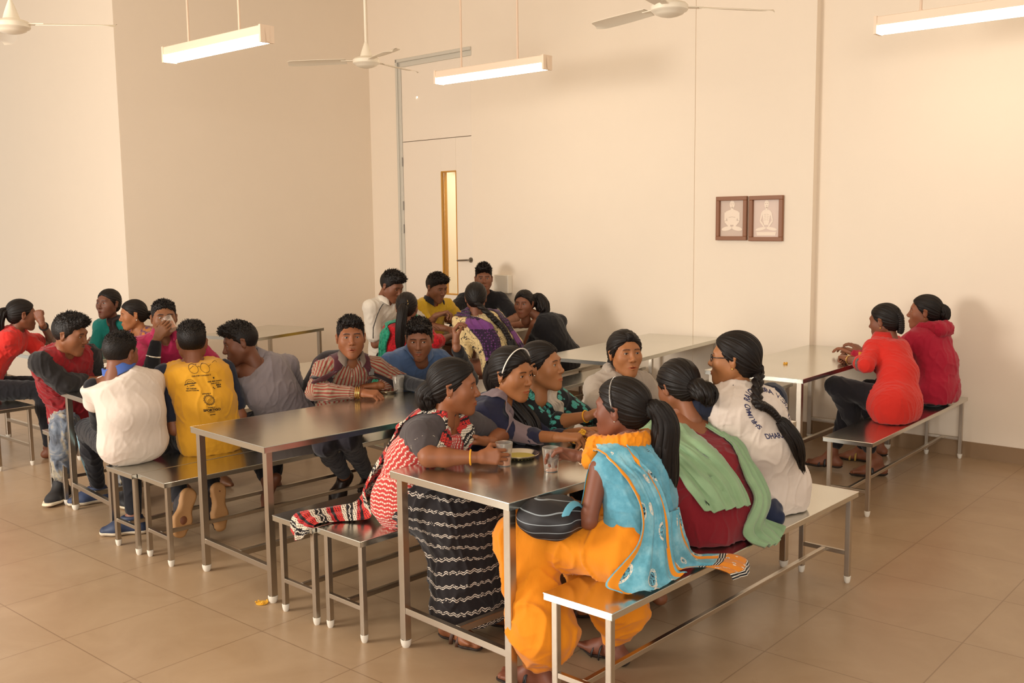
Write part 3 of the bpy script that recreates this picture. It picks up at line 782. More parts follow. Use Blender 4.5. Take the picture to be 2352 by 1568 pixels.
def braid(path, r0, r1, turns=9, n=3, seed=0):
    P = [Vector(p) for p in path]; seg = turns*12
    def ev(t):
        x = t*(len(P)-1); i = min(int(x), len(P)-2); f = x-i
        p0 = P[max(i-1, 0)]; p1 = P[i]; p2 = P[i+1]; p3 = P[min(i+2, len(P)-1)]
        return .5*((2*p1)+(p2-p0)*f+(2*p0-5*p1+4*p2-p3)*f*f+(3*p1-p0-3*p2+p3)*f**3)
    V = []; F = []; PC = []
    for s in range(3):
        m = 10; base = len(V); L = 0; pts = []
        for k in range(seg+1):
            t = k/seg; c = ev(t); tan = (ev(min(t+.02, 1))-ev(max(t-.02, 0))).normalized(); u = tan.cross(Vector((.25, .1, .4))).normalized(); w = tan.cross(u)
            R = r0+(r1-r0)*t; a = t*turns*2*math.pi*.5*2/1.0+s*2*math.pi/3
            pts.append((c+u*math.sin(a)*R*.62+w*math.sin(2*a)*R*.30, R*.56))
        uu = None
        for i, (p, R) in enumerate(pts):
            t = (pts[min(i+1, seg)][0]-pts[max(i-1, 0)][0]).normalized()
            uu = t.orthogonal().normalized() if uu is None else (uu-t*uu.dot(t)).normalized(); w = t.cross(uu)
            if i: L += (p-pts[i-1][0]).length
            for k in range(m):
                a = 2*math.pi*k/m; rr = R*(1+.12*math.sin(a*4)); V.append(tuple(p+(uu*math.cos(a)+w*math.sin(a))*rr)); PC.append((a*.014+s, L, 0))
        for i in range(seg):
            for k in range(m):
                a, b = base+i*m+k, base+i*m+(k+1) % m; F.append([a, b, b+m, a+m])
    return np.array(V), np.array(F), np.array(PC)

# ---------------------------------------------------------------- hands
def hand_prims(wrist, fwd, up, side, pose, sc=1.0):
    """side: +1 right hand, -1 left. fwd to finger tips, up = back of the hand.
    pose: dict curl=(mcp,pip,dip) or list of 4, spread, thumb=(out,curl)"""
    R = frame_from(fwd, up); W = np.array(wrist, float)
    def T(p): return W+R @ (np.array(p, float)*np.array((side, 1, 1))*sc)
    P = []
    A = P.append
    A(Cap(T((0, -.03, 0)), T((0, .012, 0)), .0225*sc, .023*sc, .012, R[:, 0], 1.15))
    for x, yb, r in ((-.028, .078, .0115), (-.009, .086, .0118), (.010, .083, .0115), (.027, .074, .0105)):
        A(Cap(T((x*.55, .012, .0)), T((x, yb, .001)), .0150*sc, r*sc, .012))
    A(Cap(T((-.018, .015, -.008)), T((-.034, .050, -.010)), .016*sc, .013*sc, .012))   # thenar
    L = [(.040, .024, .020), (.045, .028, .021), (.041, .026, .021), (.032, .019, .019)]
    X = [-.028, -.009, .010, .027]; Y = [.078, .086, .083, .074]; rad = [.0090, .0092, .0088, .0078]
    cu = pose.get('curl', (.5, .6, .4)); cu = cu if isinstance(cu, list) else [cu]*4
    sp = pose.get('spread', .06)
    for f in range(4):
        p = np.array((X[f], Y[f], .001)); a = 0; s = (f-1.4)*sp
        for j in range(3):
            a += cu[f][j]; d = np.array((math.sin(s)*math.cos(a), math.cos(s)*math.cos(a), -math.sin(a)))
            q = p+d*L[f][j]; A(Cap(T(p), T(q), rad[f]*sc*(1-.07*j), rad[f]*sc*(1-.07*(j+1)), .0025)); p = q
    o, c = pose.get('thumb', (.8, .3))
    p = np.array((-.026, .030, -.008)); d = np.array((-math.sin(o), math.cos(o), -.25-.5*c)); d /= np.linalg.norm(d)
    q = p+d*.040; A(Cap(T(p), T(q), .0125*sc, .0105*sc, .008))
    d2 = np.array((-math.sin(o-.5-c), math.cos(o-.5-c), -.2-c*.8)); d2 /= np.linalg.norm(d2)
    p = q; q = p+d2*.029; A(Cap(T(p), T(q), .0103*sc, .0095*sc, .003))
    d3 = np.array((-math.sin(o-.8-2*c), math.cos(o-.8-2*c), -.2-c)); d3 /= np.linalg.norm(d3)
    A(Cap(T(q), T(q+d3*.024), .0095*sc, .0078*sc, .003))
    return P
POSES = dict(
    rest=dict(curl=(.35, .45, .3), thumb=(.6, .2)), flat=dict(curl=(.12, .15, .1), thumb=(.7, .0)),
    fist=dict(curl=(1.35, 1.6, .9), thumb=(.3, .7), spread=.0), loose=dict(curl=(.8, .9, .5), thumb=(.45, .5), spread=.02),
    cup=dict(curl=[(.55, .75, .45), (.6, .8, .45), (.65, .85, .45), (.7, .9, .5)], thumb=(1.0, .5), spread=.05),
    pinch=dict(curl=[(.9, .7, .3), (.95, .75, .3), (1.0, .9, .4), (1.1, 1.0, .5)], thumb=(.5, .9), spread=.0),
    point=dict(curl=[(.5, .9, .6), (.9, 1.2, .7), (1.1, 1.4, .8), (1.2, 1.4, .8)], thumb=(.5, .6), spread=.0))
# ---------------------------------------------------------------- people: bodies
def ik(a, c, l1, l2, pole):
    a, c, pole = (np.array(x, float) for x in (a, c, pole)); d = c-a; L = np.linalg.norm(d)
    if L > (l1+l2)*.995: c = a+d/L*(l1+l2)*.995; d = c-a; L = np.linalg.norm(d)
    x = (l1*l1-l2*l2+L*L)/(2*L); h = math.sqrt(max(l1*l1-x*x, 0)); u = d/L
    p = pole-u*(pole@u); p = p/(np.linalg.norm(p)+1e-9); return a+u*x+p*h, c
def rotm(yaw, pitch=0, roll=0):
    """columns: right, forward, up ; yaw is the world angle of the forward vector, pitch>0 looks up"""
    cy, sy, cp, sp, cr, sr = math.cos(yaw), math.sin(yaw), math.cos(pitch), math.sin(pitch), math.cos(roll), math.sin(roll)
    f = np.array((cy*cp, sy*cp, sp)); r = np.array((sy, -cy, 0)); u = np.cross(r, f)
    return np.stack([r*cr+u*sr, f, u*cr-r*sr], 1)
class Person:
    def __init__(s, label, pel, head, hyaw, hpitch=0, hroll=0, yaw=0, syaw=None, male=True, sc=1., hsc=1., tone='#8a5637', res=.006, hres=.003,
                 fat=0., nb=None, bend=.05, headkw=None, arms=None, knees=None, build=1., group=None, neckr=None, armb=1.):
        s.armb = armb
        build = build*.94; s.male = male; s.sc = sc; s.res = res; s.hres = hres; s.tone = tone
        D = math.radians
        s.pel = np.array(pel, float); s.head = np.array(head, float); s.hsc = hsc
        s.HR = rotm(D(hyaw), D(hpitch), D(hroll)); s.yaw = D(yaw); s.syaw = s.yaw if syaw is None else D(syaw)
        s.f = np.array((math.cos(s.yaw), math.sin(s.yaw), 0)); s.r = np.array((s.f[1], -s.f[0], 0))
        sf = np.array((math.cos(s.syaw), math.sin(s.syaw), 0)); s.sr = np.array((sf[1], -sf[0], 0)); s.sf = sf
        if nb is None: nb = (.05, .205)
        s.nb = s.head-sf*nb[0]*sc-np.array((0, 0, (nb[1]-.045)*sc))
        s.nk = s.head+s.HR @ np.array((0, -.03, -.055))*hsc     # skull base
        w = (.175 if male else .150)*sc*build; s.w = w; s.build = build
        s.up = unit(s.nb-s.pel)
        s.sh = {1: s.nb+s.sr*w-s.up*.045*sc, -1: s.nb-s.sr*w-s.up*.045*sc}
        s.spine = (s.pel+s.nb)/2-s.f*bend*sc-s.sf*bend*.3*sc
        s.chest = s.nb*.72+s.spine*.28+(-s.sf*.012)*sc
        s.root = thing('person', label, 'person', (s.pel[0], s.pel[1], 0), 0, group)
        s.o = np.array((s.pel[0], s.pel[1], 0.))
        la, lb = (.285*sc, .25*sc) if male else (.262*sc, .232*sc)
        s.la, s.lb = la, lb
        s.arm = {}
        arms = arms or {}
        for k, nm in ((1, 'R'), (-1, 'L')):
            A = arms.get(nm)
            if A is None:
                wr = s.pel+s.f*.34*sc+s.r*k*.14*sc+np.array((0, 0, .22*sc)); A = dict(w=wr)
            wr = np.array(A['w'], float)
            if 'e' in A and A['e'] is not None:
                el = np.array(A['e'], float)
            else:
                pole = A.get('pole', -s.up*1.0+s.sr*k*.55-s.sf*.2); el, wr = ik(s.sh[k], wr, la, lb, pole)
            hd = A.get('hand'); dirv = unit(wr-el) if hd is None or 'dir' not in hd else unit(hd['dir'])
            s.arm[k] = dict(e=el, w=wr, hand=hd or {}, dir=dirv)
        s.leg = {}
        for k, nm in ((1, 'R'), (-1, 'L')):
            hip = s.pel+s.r*k*.09*sc; K = (knees or {}).get(nm, {})
            kn = np.array(K['k'], float) if 'k' in K else hip+s.f*.42*sc+s.r*k*K.get('out', .04)*sc+np.array((0, 0, K.get('up', -.02)))
            an = np.array(K['a'], float) if 'a' in K else np.array((kn[0], kn[1], .0965))+s.f*K.get('fwd', .03)
            toe = unit(np.array(K['t'], float)) if 't' in K else unit(s.f*1.+s.r*k*.15)
            s.leg[k] = dict(h=hip, k=kn, a=an, t=toe, up=K.get('footup', (0, 0, 1)))
        s.headkw = headkw or {}
    # -- primitives of the torso and limbs, inflated by g
    def torso(s, g=0., pat=True, hem=None, wide=1., she=1.):
        sc, b = s.sc, s.build; m = s.male; up = s.up; P = []
        fr = s.sf; W = lambda i: (fr, 0., i) if pat else None
        mid = s.spine; side = s.sr*.5+s.r*.5
        fm = 1.0 if m else .92
        P.append(Cap(s.pel-s.r*.075*sc, s.pel+s.r*.075*sc, (.096*sc*b*(1.0 if m else 1.03))+g*.8, None, .04))
        P.append(Cap(s.pel+np.array((0, 0, .02)), mid, .090*sc*b*fm+g, .086*sc*b*fm+g, .05, s.r, 1.32*wide, pat=W(0)))
        P.append(Cap(mid, s.chest, .088*sc*b*fm+g, .092*sc*b*fm+g, .05, side, 1.42*wide, pat=((fr, np.linalg.norm(mid-s.pel)-.02, 0) if pat else None)))
        P.append(Cap(s.chest+up*.0, s.nb-up*.07*sc, .09*sc*b*fm+g, .062*sc*b+g, .05, s.sr, 1.5))
        if not m:
            for k in (-1, 1): P.append(Ell(s.chest+fr*.075*sc+s.sr*k*.068*sc-up*.055*sc, np.array((.052, .052, .055))*sc+g, k=.03))
        for k in (-1, 1):
            a0 = s.nb-up*.028*sc+s.sr*k*.05*sc; P.append(Cap(a0, a0+(s.sh[k]-a0)*she, .040*sc*b+g, (.048*she+.044*(1-she))*sc*b*fm+g, .035))
            P.append(Cap(s.nk*.3+s.nb*.7, s.nb*.5+s.sh[k]*.5, .035*sc+g*.6, .035*sc+g, .04))
        return P
    def armp(s, k, g=0., t0=0., t1=2., pat=True, gw=None, k_=.02):
        """t in [0,1] upper arm, [1,2] forearm"""
        sc, b = s.sc, s.build*s.armb; fm = 1. if s.male else .9; a = s.arm[k]; S, E_, Wr = s.sh[k], a['e'], a['w']; P = []
        ru, re, rw = .047*sc*b*fm, .0375*sc*b*fm, .0265*sc*fm
        ref = s.up if abs(unit(E_-S)@s.up) < .8 else s.sf
        e1 = S+(E_-S)*min(t1, 1); q1 = ru+(re-ru)*min(t1, 1)
        P.append(Cap(S, e1, ru+g, q1+(g if gw is None or t1 > 1 else gw), k_, pat=(ref, 0., 10+k) if pat else None))
        if t1 > 1:
            t = t1-1; w1 = E_+(Wr-E_)*t
            mid = E_+(Wr-E_)*min(.35, t)
            P.append(Cap(E_, mid, re+g, re*1.02+g, .015, pat=(ref, .3, 10+k) if pat else None))
            P.append(Cap(mid, w1, re*1.02+g, re+(rw-re)*t+(g if gw is None else gw), .012, pat=(ref, .3+np.linalg.norm(mid-E_), 10+k) if pat else None))
        return P
    def legp(s, k, g=0., t1=2., pat=True, gw=None):
        sc, b = s.sc, s.build; L = s.leg[k]; P = []
        H, K, A_ = L['h'], L['k'], L['a']; ref = (0, 0, 1)
        P.append(Cap(H, K, .085*sc*b+g, .060*sc*b+g, .05, pat=(s.r, 0., 20+k) if pat else None))
        if t1 > 1:
            t = t1-1; e = K+(A_-K)*t; mid = K+(A_-K)*min(.35, t)
            P.append(Cap(K, mid, .055*sc*b+g, .054*sc*b+g, .03, pat=(s.r, .42, 20+k) if pat else None))
            P.append(Cap(mid, e, .054*sc*b+g, .054*sc*b+(.036-.054)*t+(g if gw is None else gw), .03, pat=(s.r, .42+np.linalg.norm(mid-K), 20+k) if pat else None))
        return P
    def footp(s, k, g=0.):
        L = s.leg[k]; u = unit(L['up']); t = L['t']; A_ = L['a']; sc = s.sc
        sole = A_-u*(.09-.028)*1.0; sd = np.cross(t, u)
        return [Cap(A_, sole-t*.035, .034*sc+g, .030*sc+g, .03), Cap(sole-t*.045*sc, sole+t*.10*sc, .028*sc+g, .030*sc+g, .03, sd, 1.15),
                Cap(sole+t*.10*sc-u*.004, sole+t*.165*sc-u*.012, .030*sc+g, .018*sc+g, .03, sd, 1.35), Cap(A_+u*.02, sole+t*.09, .03*sc+g, .026*sc+g, .03)]
    def feet_skin(s, k):
        L = s.leg[k]; u = unit(L['up']); t = L['t']; sd = np.cross(t, u); b = L['a']-u*.062+t*.15*s.sc; P = []
        for i in range(5):
            q = b+sd*(i-2)*.0165*(-k)*-1-t*abs(i-.8)*.006; P.append(Cap(q-t*.03, q+t*(.022 if i == 0 else .014), .010 if i else .013, .0085 if i else .012, .006))
        return P
    def add(s, name, V, F, mats, parent=None, pc=None, attrs=None, mi=None, smooth=True, uv=None):
        at = dict(attrs or {})
        if pc is not None: at['pc'] = ('FLOAT_VECTOR', pc)
        return obj(name, to_mesh(name, np.asarray(V)-s.o, F, mats, smooth, mi, at or None, uv), parent or s.root)
    def H(s, p): return s.head+(np.asarray(p, float)*s.hsc) @ s.HR.T
    def body(s, feet=False, bare_feet=(), legs=True, look=(0, 0), eyes=True):
        V0 = []; F0 = []; T0 = []; n = 0
        P = s.torso(-.006, False)
        P.append(Cap(s.nk, s.nb+s.up*.0, (.044 if s.male else .037)*s.hsc, .048*s.sc if s.male else .042*s.sc, .03))
        for k in (-1, 1): P += s.armp(k, 0, pat=False)
        if legs:
            for k in (-1, 1): P += s.legp(k, -.008, pat=False)+s.footp(k, -.004)+(s.feet_skin(k) if feet else [])
        V, F = sdf_mesh(P, s.res); V0.append(V); F0.append(F); T = np.ones((len(V), 4)); T0.append(T); n += len(V)
        kw = dict(male=s.male, res=s.hres); kw.update(s.headkw); V, F, T = make_head(**kw)
        V0.append(s.H(V)); F0.append(F+n); T0.append(T); n += len(V)
        for k in (-1, 1):
            a = s.arm[k]; h = a['hand']
            if h.get('hide'): continue
            pose = h.get('pose', 'rest'); pose = POSES[pose] if isinstance(pose, str) else pose
            V, F = sdf_mesh(hand_prims(a['w']+a['dir']*.018, a['dir'], h.get('up', (0, 0, 1)), k, pose, (1. if s.male else .92)*s.sc*h.get('sc', 1)), max(s.hres*.9, .0025))
            V0.append(V); F0.append(F+n); T = np.ones((len(V), 4)); T0.append(T); n += len(V)
        s.bodyobj = s.add('body', np.concatenate(V0), np.concatenate(F0), skin(s.tone), attrs={'tint': ('FLOAT_COLOR', np.concatenate(T0))})
        if eyes:
            for k in (-1, 1):
                ev, ef, mi = eye_mesh(look); ev = np.array([v*.0128 for v in ev])+np.array((k*.031, .0660, .006))
                s.add('eye', s.H(ev), ef, eye_mats(), mi=mi)
    def garment(s, name, prims, mat, res=None, cuts=(), planes=(), wr=.004, wf=9, seed=1, parent=None, fn=None, hang=None, patp=None, sm=2):
        res = res or s.res; V, F = sdf_mesh(prims, res, cuts, planes, fn, sm)
        pc = patcoord(V, patp or prims)
        if wr:
            N = vnormals(V, F); Q = V @ np.stack([s.sr, s.sf, s.up+s.sr*.35*(1 if seed % 2 else -1)], 1)
            n1 = wob(Q, wf, seed, 6, (1, 1, .26)); n2 = wob(Q, wf*1.5, seed+7, 6, (.4, .4, 1)); n3 = wob(Q, wf*2.6, seed+5, 5, (1, 1, .3))
            rid = lambda n: np.clip(1-np.abs(n)*2.4, 0, 1)**2
            V = V+N*(rid(n1)*wr*1.0+rid(n2)*wr*.55*np.clip(wob(V, 3, seed+2, 4)+.3, 0, 1)+n3*wr*.16-wr*.25)[:, None]
        o = s.add(name, V, F, mat, parent, pc=pc); s.last = (V, F); return o
    def shirt(s, mat, sleeve=.55, hemz=None, g=.014, name='shirt', neck='crew', wr=.004, seed=1, gs=.012, hemflare=0., res=None, cuts=None, planes=None, long_lap=0., wide=1., she=True):
        P = s.torso(g, wide=wide, she=she if isinstance(she, float) else .70 if (sleeve == 0 and she) else 1.); sc = s.sc;
        P.append(Cap(s.pel+np.array((0, 0, .03))-s.f*.012, s.chest*.8+s.spine*.2-s.sf*.0, .106*sc*s.build*(1 if s.male else .93)+g*.8, .101*sc*s.build*(1 if s.male else .92)+g*.8, .06, s.sr*.5+s.r*.5, 1.5*wide)); cuts = list(cuts or []); planes = list(planes or [])
        for k in (-1, 1):
            sl = sleeve[k] if isinstance(sleeve, dict) else sleeve
            if sl > 0: P += s.armp(k, gs, t1=sl, gw=gs*(1.3 if sl <= 1 else .55), k_=.03)
        if hemflare: P.append(Cap(s.pel-np.array((0, 0, .06))-s.r*.06-s.f*.0, s.pel-np.array((0, 0, .06))+s.r*.06-s.f*.0, (.098+hemflare*.33)*sc, None, .05))
        if long_lap:   # cloth over the lap between the thighs
            for k in (-1, 1): L = s.leg[k]; e = L['h']+(L['k']-L['h'])*min(long_lap, 1.); P.append(Cap(L['h'], e, .094*sc*s.build+g, .074*sc*s.build+g, .09, pat=(s.r, 0., 20+k)))
            L1, L2 = s.leg[1], s.leg[-1]; m1 = (L1['h']+L2['h'])/2; m2 = (L1['k']+L2['k'])/2; P.append(Cap(m1, m1+(m2-m1)*min(long_lap, 1.), .085*sc+g, .06*sc+g, .09))
        if hemz is None: hemz = s.pel[2]-.075
        planes.append(((0, 0, hemz), (0, 0, -1), .006))
        nt = unit(s.nk-s.nb)
        planes.append((s.nb+nt*(.045 if neck != 'low' else .03)*sc+s.sf*.02, unit(nt*.9+s.sf*.25), .008))
        if neck == 'v': cuts.append(Cap(s.nb+s.sf*.07*sc, s.nb+s.sf*.14*sc-s.up*.12*sc, .040*sc, .014*sc, .008))
        if neck in ('crew', 'low'): cuts.append(Ell(s.nb+nt*.045*sc+s.sf*.03*sc, np.array((.062, .062, .045))*sc*(1 if neck == 'crew' else 1.25), k=.01))
        if neck == 'scoop': cuts.append(Cap(s.nb+s.sf*.06*sc+nt*.03, s.nb+s.sf*.10*sc-s.up*.07*sc, .06*sc, .05*sc, .01))
        return s.garment(name, P, mat, res, cuts, planes, wr, 9, seed)
    def sleeves(s, mat, g=.010, t1=1.9, name='long_sleeve'):
        for k in (-1, 1): s.garment(name, s.armp(k, g, t1=t1, gw=g), mat, wr=.003, seed=3+k)
    def trousers(s, mat, g=.010, t1=1.93, gw=.012, name='trousers', wr=.005, seed=4, res=None, waist=None):
        P = [Cap(s.pel-s.r*.065*s.sc, s.pel+s.r*.065*s.sc, .090*s.sc*s.build+.008, None, .04)]
        for k in (-1, 1): P += s.legp(k, g, t1, gw=gw)
        return s.garment(name, P, mat, res or max(s.res, .008), wr=wr, seed=seed)
    def collar(s, mat, name='collar', r=.058, h=.030, open_=.9, parent=None, thick=.0045, spread=.02, tip=.035, lift=.036):
        """folded shirt collar: a ring open at the front"""
        nt = unit(s.nk-s.nb); R = frame_from(s.sf, nt); n = 28; V = []; F = []; sc = s.sc; c = s.nb+nt*lift*sc-s.sf*.004
        prof = [(0, .0), (.0, h), (.008, h+.004), (.022, -.004), (.026, -.010)]
        for i in range(n+1):
            t = i/n*2-1; a = t*(math.pi-open_*.5); x, y = math.sin(a), -math.cos(a); front = max(0, abs(t)-.72)/.28
            for j, (o, z) in enumerate(prof):
                rr = r+o*(1+spread*20*front)+.003*front; zz = z*(1-.35*front)-(tip*front**1.2 if j >= 3 else .006*front)-.012*front
                V.append(c+R @ (np.array((x*rr*1.05, y*rr*1.0+.012, zz))*sc))
        m = len(prof)
        for i in range(n):
            for j in range(m-1): F.append([i*m+j, (i+1)*m+j, (i+1)*m+j+1, i*m+j+1])
        V = np.array(V); F = np.array(F)
        V, F = solid(V, F, thick); return s.add(name, V, F, mat, parent, pc=V*1.)
    def hair(s, style='back', mat=None, **kw):
        V, F, pc = make_hair(max(s.hres, .003), style, **kw); s.hairobj = s.add('hair', s.H(V), F, mat or hair_mat(), pc=pc); return s.hairobj
    def tail(s, name, path, rad, head=True, mat=None, parent=None, **kw):
        pts = [s.H(p) if head else np.array(p, float) for p in path]
        V, F, pc = strands([tuple(p) for p in pts], rad, **kw); return s.add(name, V, F, mat or hair_mat(), parent or s.root, pc=pc)
    def braidp(s, path, r0, r1, turns=9, head=True, mat=None):
        pts = [s.H(p) if head else np.array(p, float) for p in path]
        V, F, pc = braid([tuple(p) for p in pts], r0, r1, turns); return s.add('braid', V, F, mat or hair_mat(), pc=pc)
    def shoe(s, k, mat, sole, name='shoe', g=.007, high=0., sole_h=.02):
        L = s.leg[k]; u = unit(L['up']); t = L['t']; P = s.footp(k, g); A_ = L['a']; base = A_-u*.0955
        V, F = sdf_mesh(P, .006, planes=[(A_+u*(.0+high), u, .004), (base+u*sole_h*.8, -u, .004)], sm=1)
        o = s.add(name, V, F, mat, pc=V*1.)
        P2 = [p for p in s.footp(k, g+.004)]
        V, F = sdf_mesh(P2, .006, planes=[(base+u*sole_h, u, .002), (base, -u, .002)], sm=1); s.add('sole', V, F, sole, o); return o
    def sandal(s, k, mat, sole):
        L = s.leg[k]; u = unit(L['up']); t = L['t']; base = L['a']-u*.093; P2 = s.footp(k, .003)
        V, F = sdf_mesh(P2, .006, planes=[(base+u*.014, u, .002), (base-u*.004, -u, .002)], sm=1); o = s.add('sandal', V, F, sole)
        sd = np.cross(t, u)
        for off, h in ((.085, .052), (.045, .066)):
            mb = MB(); c = base+t*off; pts = [c+sd*math.cos(a)*.046+u*(math.sin(a)*h+.004) for a in np.linspace(0, math.pi, 9)]
            mb.tube(pts, .009, 6, sq=.35); s.add('strap', np.array(mb.v), mb.f, mat, o)
        return o
def solid(V, F, th):
    N = vnormals(V, F); n = len(V); A = V+N*th*.5; B_ = V-N*th*.5
    E = {}
    for f in F:
        for i in range(len(f)):
            a, b = int(f[i]), int(f[(i+1) % len(f)]); E[(a, b)] = E.get((a, b), 0)+1
    G = [[a+0, a+n, b+n, b+0][::-1] for (a, b) in E if (b, a) not in E]
    F2 = np.concatenate([F, F[:, ::-1]+n]+([np.array(G)[:, ::-1]] if G else [])); return np.concatenate([A, B_]), F2
def cloth_strip(rows, nu=28, sub=8, folds=5, amp=.012, th=.003, seed=1, phase=0., vlen=None, taper=None):
    """rows: list of (centre, half-width vector, fold normal, fold scale). Returns V,F,uv"""
    r = random.Random(seed); C = [np.array(x[0], float) for x in rows]; Wd = [np.array(x[1], float) for x in rows]; Nn = [np.array(x[2], float) for x in rows]; A = [x[3] if len(x) > 3 else 1. for x in rows]
    def cr(L, x):
        i = min(int(x), len(L)-2); f = x-i; p0, p1, p2, p3 = L[max(i-1, 0)], L[i], L[i+1], L[min(i+2, len(L)-1)]
        return .5*((2*p1)+(p2-p0)*f+(2*p0-5*p1+4*p2-p3)*f*f+(3*p1-p0-3*p2+p3)*f**3)
    m = (len(rows)-1)*sub+1; V = []; UV = []; L = 0; prev = None
    ph = [r.random()*6.28 for _ in range(4)]
    for i in range(m):
        x = i/sub; c, w, n_, a = cr(C, x), cr(Wd, x), cr(Nn, x), cr(A, x); n_ = n_/(np.linalg.norm(n_)+1e-9)
        if prev is not None: L += np.linalg.norm(c-prev)
        prev = c
        for j in range(nu+1):
            t = j/nu*2-1
            z = (math.sin(t*folds*math.pi+ph[0]+x*.5)+.5*math.sin(t*folds*2.3*math.pi+ph[1]+x*.9)+.35*math.sin(t*4+ph[2]+x*1.7))*amp*a
            V.append(c+w*t+n_*z+w*.06*math.sin(x*2.1+ph[3]+t*3)*(abs(t) > .8)); UV.append((j/nu, L))
    F = np.array([[i*(nu+1)+j, (i+1)*(nu+1)+j, (i+1)*(nu+1)+j+1, i*(nu+1)+j+1] for i in range(m-1) for j in range(nu)])
    V = np.array(V); UV = np.array(UV); V2, F2 = solid(V, F, th); return V2, F2, np.concatenate([UV, UV])
# ---------------------------------------------------------------- draped cloth, prints, small clothing parts
def _bvh(VF): return BVHTree.FromPolygons([tuple(v) for v in VF[0]], [tuple(map(int, f)) for f in VF[1]])
def _sgn(VF):
    V, F = VF; c = V[F].mean(1); n = np.cross(V[F[:, 2]]-V[F[:, 0]], V[F[:, 3]]-V[F[:, 1]]); return 1. if ((c-V.mean(0))*n).sum() > 0 else -1.
def spinep(s, h):
    P = [s.pel, s.spine, s.chest, s.nb]; x = h*3; i = int(min(max(math.floor(x), 0), 2)); return P[i]+(P[i+1]-P[i])*(x-i)
Person.spinep = spinep
def surf(s, h, ang, off=.0, bvh=None, far=.6):
    a = math.radians(ang); d = -s.sf*math.cos(a)+s.sr*math.sin(a); c = s.spinep(h); b = bvh or s.bvh
    hit = b.ray_cast(Vector(c+d*far), Vector(-d), far)
    p = np.array(hit[0]) if hit[0] is not None else c+d*.12; return p+d*off
Person.surf = surf
def over(s, k, t, up=.055, fwd=0.):
    """point above the shoulder line, t=0 neck, t=1 shoulder tip"""
    return s.nb*(1-t)+s.sh[k]*t+s.up*(up*(1-.15*t))+s.sf*fwd
Person.over = over
def drape(s, name, mat, rows, nu=26, sub=7, folds=5, amp=.008, th=.003, seed=1, parent=None, uvw=1., clear=.008, ground=None):
    R_ = random.Random(seed); G = []
    for r in rows:
        if r[0] == 's': G.append([s.surf(r[1], r[2]+(r[3]-r[2])*j/nu, r[4] if len(r) > 4 else .012) for j in range(nu+1)])
        elif r[0] == 'p':
            a, b = np.array(r[1], float), np.array(r[2], float); sag = np.array(r[3] if len(r) > 3 else (0, 0, 0), float)
            G.append([a+(b-a)*j/nu+sag*4*(j/nu)*(1-j/nu) for j in range(nu+1)])
        elif r[0] == 'm':   # polyline
            P = [np.array(q, float) for q in r[1]]; o = []
            for j in range(nu+1):
                x = j/nu*(len(P)-1); i = min(int(x), len(P)-2); o.append(P[i]+(P[i+1]-P[i])*(x-i))
            G.append(o)
    G = np.array(G); m = len(G); out = []; 
    for i in range(m-1):
        p0, p1, p2, p3 = G[max(i-1, 0)], G[i], G[i+1], G[min(i+2, m-1)]
        for q in range(sub):
            f = q/sub; out.append(.5*((2*p1)+(p2-p0)*f+(2*p0-5*p1+4*p2-p3)*f*f+(3*p1-p0-3*p2+p3)*f**3))
    out.append(G[-1]); A = np.array(out); n = len(A)
    L = np.concatenate([[0], np.cumsum(np.linalg.norm(A[1:, nu//2]-A[:-1, nu//2], axis=1))])
    F = np.array([[i*(nu+1)+j, (i+1)*(nu+1)+j, (i+1)*(nu+1)+j+1, i*(nu+1)+j+1] for i in range(n-1) for j in range(nu)])
    V = A.reshape(-1, 3); N = vnormals(V, F)
    u = np.tile(np.arange(nu+1)/nu, n); v = np.repeat(L, nu+1); p = [R_.random()*6.28 for _ in range(6)]
    z = np.sin(u*folds*6.283+p[0]+v*1.5+.5*np.sin(v*7+p[4]))+.5*np.sin(u*folds*2.2*6.283+p[1]+v*3)+.4*np.sin(u*5+p[2]+v*9)
    V = V+N*(z*amp)[:, None]+N*(wob(V, 8, seed, 5)*amp*.6)[:, None]
    for i in range(len(V)):   # the cloth lies on the garment, never inside it
        q = s.bvh.find_nearest(Vector(V[i]), .09)
        if q[0] is not None:
            nn = np.array(q[1])*s.bsg; dd = float((V[i]-np.array(q[0]))@nn)
            if dd < clear: V[i] = np.array(q[0])+nn*clear
    if ground is not None: V[:, 2] = np.maximum(V[:, 2], ground)
    V2, F2 = solid(V, F, th); uv = np.stack([u*uvw, v], 1)
    return s.add(name, V2, F2, mat, parent, pc=V2*1., uv=np.concatenate([uv, uv]))
Person.drape = drape
def print_on(s, name, V2d, F, origin, U, Vv, d, mat, off=.0022, parent=None, bvh=None):
    """lays flat artwork on the garment: d = direction pointing away from the body"""
    out = []; b = bvh or s.bvh; U, Vv, d = unit(U), unit(Vv), unit(d)
    for p in V2d:
        q = origin+U*p[0]+Vv*p[1]; hit = b.ray_cast(Vector(q+d*.4), Vector(-d), .8)
        h = np.array(hit[0]) if hit[0] is not None else q; out.append(h+d*off)
    return s.add(name, np.array(out), F, mat, parent, smooth=False)
Person.print_on = print_on
def ring2d(r, w, n=28, c=(0, 0), a0=0., a1=6.2832):
    V = []; F = []
    for i in range(n+1):
        a = a0+(a1-a0)*i/n; V += [(c[0]+math.cos(a)*r, c[1]+math.sin(a)*r), (c[0]+math.cos(a)*(r-w), c[1]+math.sin(a)*(r-w))]
    for i in range(n): F.append([2*i, 2*i+2, 2*i+3, 2*i+1])
    return V, F
def join2d(parts):
    V = []; F = []
    for v, f in parts:
        n = len(V); V += [tuple(p[:2]) for p in v]; F += [[i+n for i in q] for q in f]
    return V, F
def rot2d(v, a, c=(0, 0)): ca, sa = math.cos(a), math.sin(a); return [(c[0]+p[0]*ca-p[1]*sa, c[1]+p[0]*sa+p[1]*ca) for p in v]
